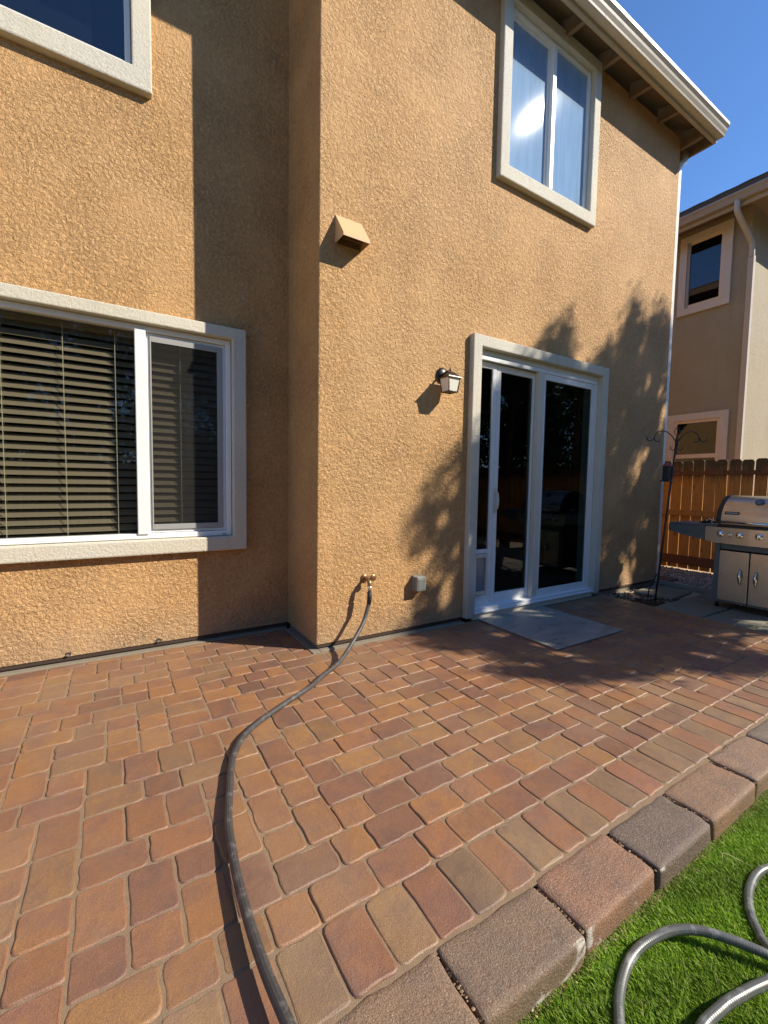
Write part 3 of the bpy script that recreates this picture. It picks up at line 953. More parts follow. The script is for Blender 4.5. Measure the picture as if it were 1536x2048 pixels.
sg = empty('hose_tap', (0.405, 0, 0.50))
tag(sg, 'brass garden tap low on the wall with the black hose screwed on', 'tap')
MB().lathe([(0.034, 0.001), (0.034, -0.006), (0.012, -0.008)], (0, 0, 0.01), 'y', 16).build('flange', M['brass'], sg)
MB().tube(spline([(0, 0, 0.01), (0, -0.05, 0.008), (-0.002, -0.082, -0.008), (-0.004, -0.09, -0.035)], 5), [0.013] * 8 + [0.016] * 8, 10).build('body', M['brass'], sg)
hw = MB(); hw.tube([(0.01, -0.055, 0.01), (0.03, -0.075, 0.022)], 0.006, 8)
hw.lathe([(0.004, -0.006), (0.027, -0.004), (0.029, 0.0), (0.027, 0.004), (0.004, 0.006)], (0.034, -0.08, 0.026), 'y', 10)
hw.build('handle', M['brass'], sg)

hose = empty('garden_hose', (-0.5, -0.7, 0.0))
tag(hose, 'black garden hose running from the wall tap across the brick patio', 'hose')
hose_in = hose.matrix_world.inverted()
HR = 0.0148
path = [(0.398, -0.098, 0.36), (0.375, -0.110, 0.30), (0.312, -0.150, 0.20), (0.170, -0.235, 0.090), (0.02, -0.345, 0.032), (-0.174, -0.470, 0.016), (-0.269, -0.547, 0.015), (-0.482, -0.674, 0.015),
        (-0.625, -0.764, 0.015), (-0.740, -0.862, 0.016), (-0.814, -0.979, 0.018), (-0.855, -1.085, 0.020), (-0.885, -1.202, 0.022), (-0.932, -1.392, 0.025), (-0.950, -1.534, 0.028), (-0.960, -1.643, 0.030),
        (-0.966, -1.820, 0.034), (-0.963, -1.964, 0.038), (-0.953, -2.091, 0.042), (-0.949, -2.165, 0.042), (-0.943, -2.27, 0.020), (-0.94, -2.40, -0.05), (-0.96, -2.6, -0.078), (-1.2, -3.0, -0.08), (-1.9, -3.3, -0.08), (-2.9, -3.2, -0.08), (-3.8, -3.6, -0.08)]
sp_ = spline([Vector(p) - Vector(hose.location) for p in path], 10)
hose_obj('hose_tube', sp_, HR, M['hose'], hose)
o3 = Vector(hose.location)
MB().tube([Vector((0.401, -0.092, 0.462)) - o3, Vector((0.400, -0.094, 0.445)) - o3, Vector((0.400, -0.095, 0.444)) - o3, Vector((0.399, -0.096, 0.415)) - o3], [0.018, 0.018, 0.014, 0.014], 12).build('coupling', M['nickel'], hose)
MB().tube([Vector((0.399, -0.096, 0.42)) - o3, Vector((0.398, -0.098, 0.38)) - o3, Vector((0.388, -0.103, 0.32)) - o3], [0.019, 0.0185, 0.016], 12).build('sleeve', M['rubber'], hose)

lh = empty('lawn_hose', (0.2, -2.4, -0.1))
tag(lh, 'grey glossy hose lying in loose loops on the lawn', 'hose')
o3 = Vector(lh.location)
LR = 0.0128
LZ = -0.088
lp = [(3.1, -3.9, -0.08), (2.4, -3.3, -0.08), (1.7, -2.95, -0.078), (1.15, -2.72, -0.075), (0.784, -2.508, -0.072), (0.718, -2.472, -0.075), (0.644, -2.446, -0.075), (0.566, -2.444, -0.075), (0.484, -2.459, -0.075), (0.416, -2.486, -0.075), (0.367, -2.519, -0.075), (0.330, -2.555, -0.075),
      (0.321, -2.615, -0.075), (0.36, -2.72, -0.075), (0.46, -2.78, -0.075), (0.50, -2.70, -0.07), (0.40, -2.65, -0.065), (0.305, -2.630, -0.060), (0.270, -2.571, -0.046), (0.242, -2.528, -0.042), (0.215, -2.490, -0.040),
      (0.182, -2.447, -0.042), (0.147, -2.416, -0.046), (0.101, -2.390, -0.052), (0.040, -2.372, -0.060), (-0.022, -2.365, -0.066), (-0.082, -2.371, -0.072), (-0.153, -2.394, -0.075), (-0.204, -2.421, -0.075),
      (-0.27, -2.47, -0.075), (-0.31, -2.55, -0.075), (-0.25, -2.60, -0.07), (-0.106, -2.553, -0.050), (-0.002, -2.559, -0.040), (0.074, -2.574, -0.036), (0.171, -2.600, -0.034), (0.282, -2.635, -0.040), (0.6, -2.85, -0.07), (0.95, -3.15, -0.078), (0.8, -3.5, -0.08), (0.2, -3.6, -0.08), (-0.3, -3.35, -0.08), (-0.1, -3.1, -0.078), (0.35, -3.15, -0.076)]
hose_obj('hose_tube', spline([Vector(p) - o3 for p in lp], 10), LR, M['hose_grey'], lh)

# ------------------------------------------------------------------ patio
patio = empty('patio', (0, 0, 0)); tag(patio, kind='structure')
MOD = 0.0675
XS0 = 0.0315
I0, I1 = -40, 53           # module columns
Y0 = -1.892
NROW = 38
JOINT = 0.0022
rects = []
sky_h = {i: 0 for i in range(I0, I1)}
rr_ = random.Random(11)
vj = set()
while True:
    lo = min(sky_h.values())
    if lo >= NROW: break
    i = min(k for k in sky_h if sky_h[k] == lo)
    W = 0
    while i + W < I1 and sky_h[i + W] == lo: W += 1
    opts = []
    for (w_, h_, wt) in ((2, 2, 1.0), (2, 3, 0.85), (3, 2, 1.1)):
        if w_ <= W and (W - w_) != 1: opts.append((w_, h_, wt))
    if not opts: opts = [(min(W, 2), 2, 1.0)]
    # avoid long straight cross joints
    def sc(o):
        wt = o[2]
        r = i + o[0]
        if r < I1 and sky_h[r] == lo + o[1]: wt *= 2.2
        if i - 1 >= I0 and sky_h[i - 1] == lo + o[1]: wt *= 2.2
        if o[0] < W and (r, lo) in vj: wt *= 0.06
        return wt
    ws = [sc(o) for o in opts]
    w_, h_, _ = rr_.choices(opts, ws)[0]
    rects.append((XS0 + i * MOD, XS0 + (i + w_) * MOD, Y0 + lo * MOD, Y0 + (lo + h_) * MOD))
    vj.add((i, lo + h_)); vj.add((i + w_, lo + h_))
    for k in range(w_): sky_h[i + k] = lo + h_


def clip_rect(r):
    a, c, d, e = r
    if a >= -0.03 or (c > -0.05 and d < -0.1):
        if e > -0.045: e = -0.045
    elif d >= -0.1:
        c = min(c, -0.045)
    e = min(e, RET - 0.055)
    if e - d < 0.03 or c - a < 0.03: return None
    return (a, c, d, e)


def paver_geo(w_, h_, rnd, wav=0.0044, rc=0.0145, n=3):
    """vertex rings of one tumbled paver centred at the origin, top at z=0"""
    hw, hh = w_ / 2 - JOINT / 2, h_ / 2 - JOINT / 2
    pts = []
    cor = ((1, 1, 0), (-1, 1, 90), (-1, -1, 180), (1, -1, 270))
    for q, (cx_, cy_, a0) in enumerate(cor):
        r = rc * rnd.uniform(0.55, 1.7)
        for k in range(n):
            a = math.radians(a0 + 90 * k / (n - 1))
            pts.append((cx_ * (hw - r) + r * math.cos(a), cy_ * (hh - r) + r * math.sin(a)))
        nx_ = cor[(q + 1) % 4]
        for t_ in (0.33, 0.67):
            j = rnd.uniform(-wav, wav * 0.7)
            if nx_[1] == cy_: pts.append((hw * (cx_ * (1 - t_) + nx_[0] * t_) * 0.85, cy_ * (hh + j)))
            else: pts.append((cx_ * (hw + j), hh * (cy_ * (1 - t_) + nx_[1] * t_) * 0.85))
    N = len(pts)
    vs_ = []
    for ins, z in ((0.0072, 0.0), (0.0044, -0.0007), (0.0006, -0.0048), (0.0, -0.035)):
        for (x, y) in pts:
            l = math.hypot(x, y)
            sx = max(0, abs(x) - ins) * (1 if x > 0 else -1); sy = max(0, abs(y) - ins) * (1 if y > 0 else -1)
            vs_.append((sx, sy, z + (rnd.uniform(-0.0007, 0.0007) if z > -0.01 else 0)))
    fs = [tuple(range(N))]
    for q in range(3):
        fs += [(q * N + (i + 1) % N, q * N + i, (q + 1) * N + i, (q + 1) * N + (i + 1) % N) for i in range(N)]
    sm = [False] + [True] * (2 * N) + [False] * N
    return vs_, fs, sm


def srgb(r, g_, b_):
    return tuple(((c / 255) / 12.92 if c / 255 < 0.04045 else ((c / 255 + 0.055) / 1.055) ** 2.4) for c in (r, g_, b_))


PAL = [srgb(149, 104, 70), srgb(153, 107, 68), srgb(145, 100, 70), srgb(137, 96, 71), srgb(148, 105, 72), srgb(128, 91, 71), srgb(156, 114, 74), srgb(140, 104, 71)]
vv = np.array([0, 0, 0.])
_F = np.array(_f); _R = np.array(_r2); _U = np.array(_u2); _C = np.array(CAM)


def in_view(x, y, z=0.0, mrg=0.12):
    d = np.array((x, y, z)) - _C
    w_ = d @ _F
    if w_ < 0.1: return None
    u_, v_ = (d @ _R) / w_, (d @ _U) / w_
    lx, ly = 768 / 866.94, 1024 / 866.94
    if abs(u_) < lx + mrg and abs(v_) < ly + mrg: return float(np.linalg.norm(d))
    return None


rects = [q for q in (clip_rect(r) for r in rects) if q]
items = []
prnd = random.Random(5)
for (a, c, d, e) in rects:
    dist = in_view((a + c) / 2, (d + e) / 2)
    col = list(prnd.choice(PAL))
    k = prnd.uniform(0.92, 1.09)
    col = [q * k for q in col]
    items.append([dist if dist else 1e3 + (a + 1) ** 2, a, c, d, e, col])
items.sort(key=lambda t: t[0])
cache = {}


def make_paver(name, a, c, d, e, col, parent, rnd):
    w_, h_ = round(c - a, 4), round(e - d, 4)
    key = (w_, h_)
    lst = cache.setdefault(key, [])
    if len(lst) < 4:
        vs_, fs, sm = paver_geo(w_, h_, rnd)
        b = MB(); b.v, b.f, b.sm = vs_, fs, sm
        lst.append(b.mesh('paver', M['paver']))
        me = lst[-1]
    else:
        me = rnd.choice(lst)
    o = bpy.data.objects.new(name, me)
    link(o, parent)
    o.location = ((a + c) / 2, (d + e) / 2, rnd.uniform(-0.0034, 0.0014))
    flip = math.pi if rnd.random() < 0.5 else 0
    o.rotation_euler = (rnd.gauss(0, 0.006), rnd.gauss(0, 0.006), flip + rnd.gauss(0, 0.006))
    o.color = (*col, 1)
    return o


for t_ in items[:299]:
    make_paver('paver', *t_[1:5], t_[5], patio, prnd)
far = MB(); fcol = []
for t_ in items[299:]:
    _, a, c, d, e, col = t_
    vs_, fs, sm = paver_geo(c - a, e - d, prnd)
    tx, ty, z_ = prnd.gauss(0, 0.006), prnd.gauss(0, 0.006), prnd.uniform(-0.0022, 0.0012)
    vs_ = [(x + (a + c) / 2, y + (d + e) / 2, z + z_ + tx * y - ty * x) for x, y, z in vs_]
    far.add(vs_, fs)
    far.sm[-len(fs):] = sm
    fcol += [(*col, 1)] * len(vs_)
fo = far.build('far_pavers', M['paver_far'], patio)
at = fo.data.color_attributes.new('Col', 'FLOAT_COLOR', 'POINT')
at.data.foreach_set('color', np.array(fcol, np.float32).ravel())
fo['kind'] = 'stuff'
# sand bed in the joints
sb = MB()
sb.quad((-2.75, -2.12, -0.0050), (3.62, -2.12, -0.0050), (3.62, -0.02, -0.0050), (-2.75, -0.02, -0.0050))
sb.quad((-2.75, -0.02, -0.0050), (-0.02, -0.02, -0.0050), (-0.02, RET - 0.02, -0.0050), (-2.75, RET - 0.02, -0.0050))
sb.build('joint_sand', M['sand'], patio)
# mortar strip along the wall
mb_ = MB()
mb_.box(-6.0, -0.02, RET - 0.042, RET + 0.02, -0.05, 0.002)
mb_.box(-0.045, 0.02, -0.045, RET - 0.052, -0.05, 0.004)
mb_.box(0.022, 1.44, -0.042, 0.02, -0.05, 0.004)
mb_.build('mortar_strip', M['mortar'], patio, 0.004)

# soldier course
border = empty('patio_border', (0, 0, 0)); tag(border, kind='structure')
SO = [srgb(160, 104, 70), srgb(138, 114, 84)]
SO2 = [srgb(150, 106, 78), srgb(156, 110, 78), srgb(146, 101, 75)]
SG = [srgb(144, 116, 86), srgb(138, 112, 84), srgb(132, 106, 80), srgb(150, 118, 86)]
for i in range(-13, 27):
    a = 0.0265 + i * 0.1362
    odd = (i % 2 == 0)
    col = prnd.choice(SO2 if (odd if prnd.random() < 0.85 else not odd) else SG)
    k = prnd.uniform(0.88, 1.1)
    make_paver('paver', a, round(a + 0.1362, 5), Y0 - 0.2105, Y0 - 0.0005, [q * k for q in col], border, prnd)

# edging stones
edging = empty('patio_edging', (0, 0, 0)); tag(edging, kind='structure')
ej = [-1.75, -1.36, -0.955, -0.548, -0.156, 0.238, 0.637, 1.066, 1.47, 1.87, 2.28, 2.69, 3.1, 3.5]
ec = [srgb(150, 118, 92), srgb(146, 114, 90), srgb(150, 120, 93), srgb(140, 114, 92), srgb(158, 116, 90), srgb(116, 100, 88), srgb(150, 116, 88), srgb(154, 122, 97), srgb(128, 113, 99), srgb(152, 119, 93), srgb(142, 117, 95), srgb(154, 117, 88), srgb(134, 114, 96)]


def tumbled(sx, sy, sz, r, seed, amp):
    bm = bmesh.new()
    bmesh.ops.create_cube(bm, size=2.0)
    bmesh.ops.subdivide_edges(bm, edges=bm.edges[:], cuts=9, use_grid_fill=True)
    hx, hy, hz = sx / 2, sy / 2, sz / 2
    so = Vector((seed * 7.3, seed * 3.1, seed * 1.7))
    for v in bm.verts:
        # spread vertices towards the edges so that the rounding has enough of them
        q = [math.copysign(1 - (1 - abs(c)) ** 1.6, c) for c in v.co]
        p = Vector((q[0] * hx, q[1] * hy, q[2] * hz))
        rr2 = r * (0.8 + 0.7 * abs(mnoise.noise(p * 9 + so)))
        c_ = Vector((max(-hx + rr2, min(hx - rr2, p.x)), max(-hy + rr2, min(hy - rr2, p.y)), max(-hz + rr2, min(hz - rr2, p.z))))
        dv = p - c_
        if dv.length > 1e-9:
            dirs = dv.normalized()
            p = c_ + dirs * min(dv.length, rr2)
        n = mnoise.noise(p * 14 + so) * amp + mnoise.noise(p * 45 + so) * amp * 0.5
        edge = sum(abs(abs(cc) - 1) < 0.15 for cc in v.co)
        p += (p.normalized()) * n * (1.0 if edge >= 2 else 0.45)
        v.co = p
    me = bpy.data.meshes.new('edging_stone')
    bm.to_mesh(me); bm.free()
    me.polygons.foreach_set('use_smooth', [True] * len(me.polygons))
    me.materials.append(M['stone'])
    return me


for k in range(len(ej) - 1):
    L = ej[k + 1] - ej[k] - 0.010
    o = bpy.data.objects.new('edging_stone', tumbled(L, 0.188, 0.185, 0.013, k + 1, 0.0075))
    link(o, edging)
    o.location = ((ej[k] + ej[k + 1]) / 2, -2.2015 + random.uniform(-0.004, 0.004), -0.0925 + random.uniform(-0.003, 0.002))
    o.rotation_euler = (random.gauss(0, 0.008), random.gauss(0, 0.008), random.gauss(0, 0.010))
    o.color = (*ec[k % len(ec)], 1)
MB().box(-1.8, 3.5, -2.285, -2.11, -0.16, -0.045).build('bedding', M['sand'], edging)
# dark crumbs in the open joints and along the edge
def scatter_chips(name, regions, n, size, cols, z, mat, kind='stuff', parent=None, zj=0.004, flat=0.45):
    b = MB(); cl = []
    for _ in range(n):
        x0_, x1_, y0_, y1_ = regions[int(rng.integers(len(regions)))]
        x, y = rng.uniform(x0_, x1_), rng.uniform(y0_, y1_)
        s_ = size * rng.uniform(0.45, 1.3)
        a = rng.uniform(0, 6.28)
        zz = z(x, y) if callable(z) else z
        P_ = []
        nn = 5
        for i in range(nn):
            t2 = a + 2 * math.pi * i / nn
            q = s_ * rng.uniform(0.7, 1.2)
            P_.append((x + q * math.cos(t2), y + q * math.sin(t2) * 0.75, zz + rng.uniform(-0.1, 0.4) * s_ * flat))
        P_ += [(x, y, zz + s_ * flat * rng.uniform(0.6, 1.2)), (x, y, zz - s_ * 0.4)]
        b.add(P_, [(i, (i + 1) % nn, nn) for i in range(nn)] + [((i + 1) % nn, i, nn + 1) for i in range(nn)])
        c0 = cols[int(rng.integers(len(cols)))]
        k = rng.uniform(0.7, 1.25)
        cl += [(*[q * k for q in c0], 1)] * 7
    o = b.build(name, mat, parent)
    a_ = o.data.color_attributes.new('Col', 'FLOAT_COLOR', 'POINT')
    a_.data.foreach_set('color', np.array(cl, np.float32).ravel())
    tag(o, kind=kind)
    return o


jr = [(x - 0.006, x + 0.006, -2.29, -2.12) for x in ej[2:11]]
scatter_chips('joint_debris', jr + [(-1.0, 2.2, -2.112, -2.102)] * 6, 420, 0.0048, [(0.05, 0.03, 0.02), (0.16, 0.1, 0.06), (0.3, 0.2, 0.12)], -0.008, M['chips'])
scatter_chips('edge_debris', [(-0.7, 1.7, -2.322, -2.298)], 240, 0.0046, [(0.45, 0.36, 0.14), (0.3, 0.14, 0.05), (0.5, 0.42, 0.25), (0.12, 0.07, 0.04)], -0.080, M['chips'])

# landing pad by the door
pd = MB().box(1.60, 2.505, -0.905, -0.052, 0.0035, 0.0135).build('landing_pad', M['pad'], None, 0.003)
tag(pd, 'flat grey slab lying on the pavers in front of the sliding door', 'slab')

# ------------------------------------------------------------------ lawn
MB().quad((-6, -4.6, -0.093), (3.6, -4.6, -0.093), (3.6, -2.295, -0.093), (-6, -2.295, -0.093)).build('lawn_base', M['turf_base'])
tag(bpy.data.objects['lawn_base'], kind='structure')


def grass(n, wide=0):
    X = rng.uniform(-0.95, 2.6, n * 3); Y = -2.297 - rng.uniform(0, 1.0, n * 3) ** 1.25 * 0.75
    XW = rng.uniform(-3.2, 3.58, wide); YW = rng.uniform(-4.55, -2.297, wide)
    d = np.stack([X, Y, np.full_like(X, -0.12)], 1) - _C
    w_ = d @ _F
    u_, v_ = (d @ _R) / w_, (d @ _U) / w_
    ok = (w_ > 0.1) & (np.abs(u_) < 0.95) & (np.abs(v_) < 1.26)
    X, Y = np.concatenate([X[ok][:n], XW]), np.concatenate([Y[ok][:n], YW])
    n = len(X)
    h = rng.uniform(0.010, 0.024, n)
    a = rng.uniform(0, 2 * math.pi, n)
    lean = rng.uniform(0.25, 1.0, n)
    wd = rng.uniform(0.0010, 0.0019, n)
    # tufts bend together
    bend = 0.8 * np.sin(X * 37 + 3 * np.sin(Y * 29)) + 0.6
    la = a * 0.5 + bend
    dx, dy = np.cos(la) * lean, np.sin(la) * lean
    px, py = -np.sin(a) * wd, np.cos(a) * wd
    z0 = np.full(n, -0.093)
    V = np.empty((n, 5, 3), np.float32)
    V[:, 0] = np.stack([X - px, Y - py, z0], 1)
    V[:, 1] = np.stack([X + px, Y + py, z0], 1)
    V[:, 2] = np.stack([X + dx * h * 0.35 + px * 0.8, Y + dy * h * 0.35 + py * 0.8, z0 + h * 0.62], 1)
    V[:, 3] = np.stack([X + dx * h * 0.35 - px * 0.8, Y + dy * h * 0.35 - py * 0.8, z0 + h * 0.62], 1)
    V[:, 4] = np.stack([X + dx * h, Y + dy * h, z0 + h], 1)
    me = bpy.data.meshes.new('turf')
    me.vertices.add(n * 5); me.vertices.foreach_set('co', V.ravel())
    base = np.arange(n)[:, None] * 5
    loops = np.concatenate([base + np.array([0, 1, 2, 3]), base + np.array([3, 2, 4])], 1).ravel()
    me.loops.add(n * 7); me.loops.foreach_set('vertex_index', loops.astype(np.int32))
    me.polygons.add(n * 2)
    st = (np.arange(n)[:, None] * 7 + np.array([0, 4])).ravel()
    me.polygons.foreach_set('loop_start', st.astype(np.int32))
    me.update(); me.validate()
    ga = np.array([0.12, 0.25, 0.012]); gb_ = np.array([0.31, 0.46, 0.04]); gy = np.array([0.40, 0.38, 0.14])
    t = rng.uniform(0, 1, n)[:, None]
    patch = (0.5 + 0.5 * np.sin(X * 9 + 2 * np.sin(Y * 13)))[:, None]
    C_ = ga * (1 - t) + gb_ * t
    C_ *= 0.8 + 0.4 * patch
    edge = (Y > -2.318) & (rng.uniform(0, 1, n) < 0.55)
    dry = edge | (rng.uniform(0, 1, n) < 0.06)
    C_[dry] = gy * rng.uniform(0.6, 1.1, (dry.sum(), 1))
    C4 = np.concatenate([C_, np.ones((n, 1))], 1).astype(np.float32)
    ca = me.color_attributes.new('Col', 'FLOAT_COLOR', 'POINT')
    ca.data.foreach_set('color', np.repeat(C4, 5, 0).ravel())
    me.materials.append(M['blade'])
    o = bpy.data.objects.new('lawn', me)
    link(o)
    return o


lw = grass(120000, 110000)
tag(lw, 'bright green artificial turf beside the edging stones', kind='stuff')
# a few dry straws on the lawn
st_ = MB()
st_.tube(spline([(0.544, -2.362, -0.088), (0.575, -2.352, -0.080), (0.605, -2.343, -0.075), (0.614, -2.362, -0.073), (0.638, -2.42, -0.082)], 6), 0.0011, 5)
tag(st_.build('straw', plain('dry_straw', (0.6, 0.52, 0.28), 0.7)), 'bent pale dry straw lying on the turf near the edging stones', 'straw')

# ------------------------------------------------------------------ side yard
MB().quad((3.62, -3.2, -0.045), (12, -3.2, -0.045), (12, 14, -0.045), (3.62, 14, -0.045)).build('side_yard', M['soil'])
tag(bpy.data.objects['side_yard'], kind='structure')
scatter_chips('gravel', [(4.98, 6.48, -0.9, 1.3)], 4200, 0.020, [(0.34, 0.29, 0.24), (0.26, 0.22, 0.18), (0.42, 0.37, 0.32), (0.18, 0.15, 0.13)], -0.036, M['chips'], flat=0.7)
scatter_chips('bark_mulch', [(3.64, 4.35, -0.55, -0.01), (4.3, 4.95, -0.12, 0.0), (3.64, 4.0, -0.6, -0.3)], 520, 0.022, [(0.06, 0.035, 0.022), (0.12, 0.07, 0.04), (0.035, 0.022, 0.016)], -0.03, M['chips'], flat=0.35)


def slab_at(x0, x1, y0, y1, rz, name, label, mat='slab', z=-0.008):
    o = MB().box(-(x1 - x0) / 2, (x1 - x0) / 2, -(y1 - y0) / 2, (y1 - y0) / 2, -0.05, 0).build(name, M[mat], None, 0.006)
    o.location = ((x0 + x1) / 2, (y0 + y1) / 2, z)
    o.rotation_euler = (0, 0, rz)
    return tag(o, label, 'slab', 'concrete slabs beside the patio')


slab_at(4.16, 4.80, -0.50, -0.08, 0.10, 'concrete_slab', 'square concrete slab behind the plant hook by the house corner')
slab_at(3.635, 4.22, -1.035, -0.60, 0.01, 'concrete_slab', 'concrete slab beside the patio under the left caster of the grill')
slab_at(4.24, 4.90, -1.035, -0.60, 0.0, 'concrete_slab', 'concrete slab under the back of the grill cabinet')
slab_at(3.635, 4.22, -1.43, -1.06, -0.02, 'concrete_slab', 'concrete slab in front of the grill doors')
slab_at(3.635, 4.22, -1.90, -1.455, 0.0, 'concrete_slab', 'concrete slab in front of the grill, nearest the right picture edge')
slab_at(4.24, 4.90, -1.90, -1.06, 0.0, 'concrete_slab', 'concrete slab underneath the grill doors')
sl_ = slab_at(5.10, 5.50, -0.02, 0.30, 0.05, 'stepping_stone', 'small brown stepping stone lying on the gravel by the fence', 'board_brown', -0.012)
ed = MB().box(4.93, 4.97, -1.9, 0.0, -0.06, 0.025).build('garden_edging', M['concrete'], None, 0.004)
tag(ed, 'low concrete edging strip between the slabs and the gravel', 'edging')

# fence along the side yard
FX = 6.5
fence = empty('wooden_fence', (FX, 0, 0))
tag(fence, 'orange brown cedar picket fence behind the grill', 'fence')
PW = 0.142
for k in range(-32, 14):
    y = 0.075 + k * 0.1535
    w_ = PW + random.uniform(-0.003, 0.002)
    top = 1.705 + random.uniform(-0.012, 0.012)
    c = 0.028
    poly = [(-w_ / 2, -0.02), (w_ / 2, -0.02), (w_ / 2, top - c), (w_ / 2 - c * 0.5, top - c * 0.35), (w_ / 2 - c, top), (-w_ / 2 + c, top), (-w_ / 2 + c * 0.5, top - c * 0.35), (-w_ / 2, top - c)]
    pk = MB().prism(poly, 'x', 0.0, 0.016).build('picket', M['picket'], fence)
    pk.location = (random.uniform(0, 0.003), y, 0)
    pk.rotation_euler = (random.gauss(0, 0.003), 0, random.gauss(0, 0.01))
for z0, z1, nm_ in ((1.475, 1.54, 'rail'), (0.83, 0.92, 'rail'), (0.05, 0.19, 'kick_board')):
    MB().box(-0.038, -0.001, -4.95, 2.3, z0, z1).build(nm_, M['rail'] if nm_ == 'kick_board' else M['picket'] if z0 < 1 else M['rail'], fence, 0.003)
for y in (-4.0, -1.55, 0.95):
    MB().box(0.02, 0.11, y - 0.045, y + 0.045, -0.2, 1.66).build('post', M['rail'], fence)

# ------------------------------------------------------------------ grill
gr = empty('gas_grill', (4.2, -0.92, -0.008), -math.pi / 2)
tag(gr, 'stainless gas grill on casters with two cabinet doors beside the fence', 'grill')
S_, K_ = M['steel'], M['steel_dark']
for a_ in (-0.012, 0.565):
    box('side_panel', K_, a_, a_ + 0.047, 0.0, 0.50, 0.085, 0.70, gr, 0.004)
box('cross_rail', K_, 0.0352, 0.5648, 0.012, 0.05, 0.635, 0.70, gr, 0.003)
box('floor_pan', K_, 0.0352, 0.5648, 0.0, 0.50, 0.075, 0.092, gr, 0.003)
box('back_panel', K_, 0.0352, 0.5648, 0.47, 0.49, 0.0925, 0.70, gr, 0.003)
for x0_, x1_, hx_ in ((0.037, 0.2925, 0.232), (0.3005, 0.563, 0.362)):
    dr = MB().box(x0_, x1_, -0.012, 0.010, 0.096, 0.622).build('door', S_, gr, 0.005)
    hnd = MB()
    pts_ = [(hx_, -0.030 - 0.016 * math.sin(math.pi * i / 8), 0.285 + 0.165 * i / 8) for i in range(9)]
    hnd.tube(pts_, [0.003 + 0.0145 * math.sin(math.pi * i / 8) for i in range(9)], 10)
    hnd.box(hx_ - 0.004, hx_ + 0.004, -0.03, -0.012, 0.335, 0.345).box(hx_ - 0.004, hx_ + 0.004, -0.03, -0.012, 0.385, 0.395)
    hnd.build('handle', M['chrome'], dr)
# control panel, tapering to the ends of the side shelves
def bow(x):
    return -0.055 - 0.02 * (1 - ((x - 0.3) / 0.76) ** 2)


for nm_, mt_, pr in (('control_panel', S_, [(-0.085, 0.868), (-0.085, 0.7195), (0.0, 0.702), (0.3, 0.698), (0.60, 0.702), (0.685, 0.7195), (0.685, 0.868), (0.3, 0.868)]),
                     ('shelf_front', K_, [(-0.455, 0.868), (-0.455, 0.790), (-0.38, 0.772), (-0.30, 0.755), (-0.20, 0.738), (-0.087, 0.720), (-0.087, 0.868)]),  # dark fronts put a graded reflection of the steel into the colour
                     ('shelf_front', K_, [(1.055, 0.868), (1.055, 0.790), (0.98, 0.772), (0.90, 0.755), (0.80, 0.738), (0.687, 0.720), (0.687, 0.868)])):
    cp = MB()
    vs_ = [(x, bow(x), z) for x, z in pr] + [(x, 0.0 if -0.01 <= x <= 0.61 else 0.02, z) for x, z in pr]
    n_ = len(pr)
    cp.add(vs_, [tuple(range(n_)), tuple(range(n_, 2 * n_))[::-1]] + [(i, (i + 1) % n_, n_ + (i + 1) % n_, n_ + i) for i in range(n_)])
    cp.build(nm_, mt_, gr, 0.003)
for x0_, x1_ in ((-0.46, -0.004), (0.604, 1.06)):
    MB().box(x0_, x1_, -0.03, 0.44, 0.868, 0.882).box(x0_ + 0.01, x1_ - 0.01, 0.0, 0.43, 0.80, 0.866).build('side_shelf', K_, gr, 0.006)
for x, rr3 in ((0.056, 0.026), (0.139, 0.016), (0.222, 0.026), (0.380, 0.026), (0.54, 0.026)):
    yk = -0.055 - 0.02 * (1 - ((x - 0.3) / 0.76) ** 2) - 0.002
    kb = MB().lathe([(rr3 + 0.006, 0.0), (rr3 + 0.006, -0.004), (rr3, -0.006), (rr3 * 0.92, -0.022), (rr3 * 0.6, -0.026)], (x, yk, 0.802), 'y', 20)
    kb.box(x - 0.005, x + 0.005, yk - 0.036, yk - 0.022, 0.802 - rr3 * 0.8, 0.802 + rr3 * 0.8)
    kb.build('knob', M['chrome'], gr)
# firebox and lid
MB().box(0.0, 0.60, 0.0, 0.46, 0.75, 0.893).build('firebox', M['black'], gr, 0.004)
prof = [(-0.020, 0.90), (-0.026, 0.955), (-0.012, 1.02), (0.03, 1.09), (0.10, 1.155), (0.18, 1.192), (0.26, 1.203), (0.36, 1.19), (0.44, 1.14), (0.47, 1.04), (0.47, 0.90)]
ld = MB()
vs_, fs = [], []
n_ = len(prof)
for x in (0.035, 0.565):
    vs_ += [(x, p[0], p[1]) for p in prof]
fs = [(i, i + 1, n_ + i + 1, n_ + i) for i in range(n_ - 1)]
ld.add(vs_, fs, True)
ld = ld.build('lid', S_, gr)
for xa, xb in ((-0.008, 0.035), (0.565, 0.608)):
    MB().prism([(0.2 + (p[0] - 0.2) * 1.02, 0.9 + (p[1] - 0.9) * 1.012) for p in prof], 'x', xa, xb).build('end_cap', M['black'], ld, 0.006)
hb = MB().tube([(0.03, -0.062, 0.925), (0.57, -0.062, 0.925)], 0.011, 12)
hb.box(0.05, 0.066, -0.06, -0.02, 0.915, 0.935).box(0.534, 0.55, -0.06, -0.02, 0.915, 0.935)
hb.build('handle', M['chrome'], ld)
lf = Vector((0, 0.055, 0.06)).normalized()
bd = empty('badge', (0.125, -0.0105, 1.018), 0, ld)
bd.rotation_euler = (-math.radians(22), 0, 0)
MB().box(-0.062, 0.062, -0.008, 0.010, -0.014, 0.014).build('plate', M['badge'], bd)
MB().box(-0.050, 0.050, -0.0095, -0.008, -0.004, 0.003).build('print', M['badge_text'], bd)
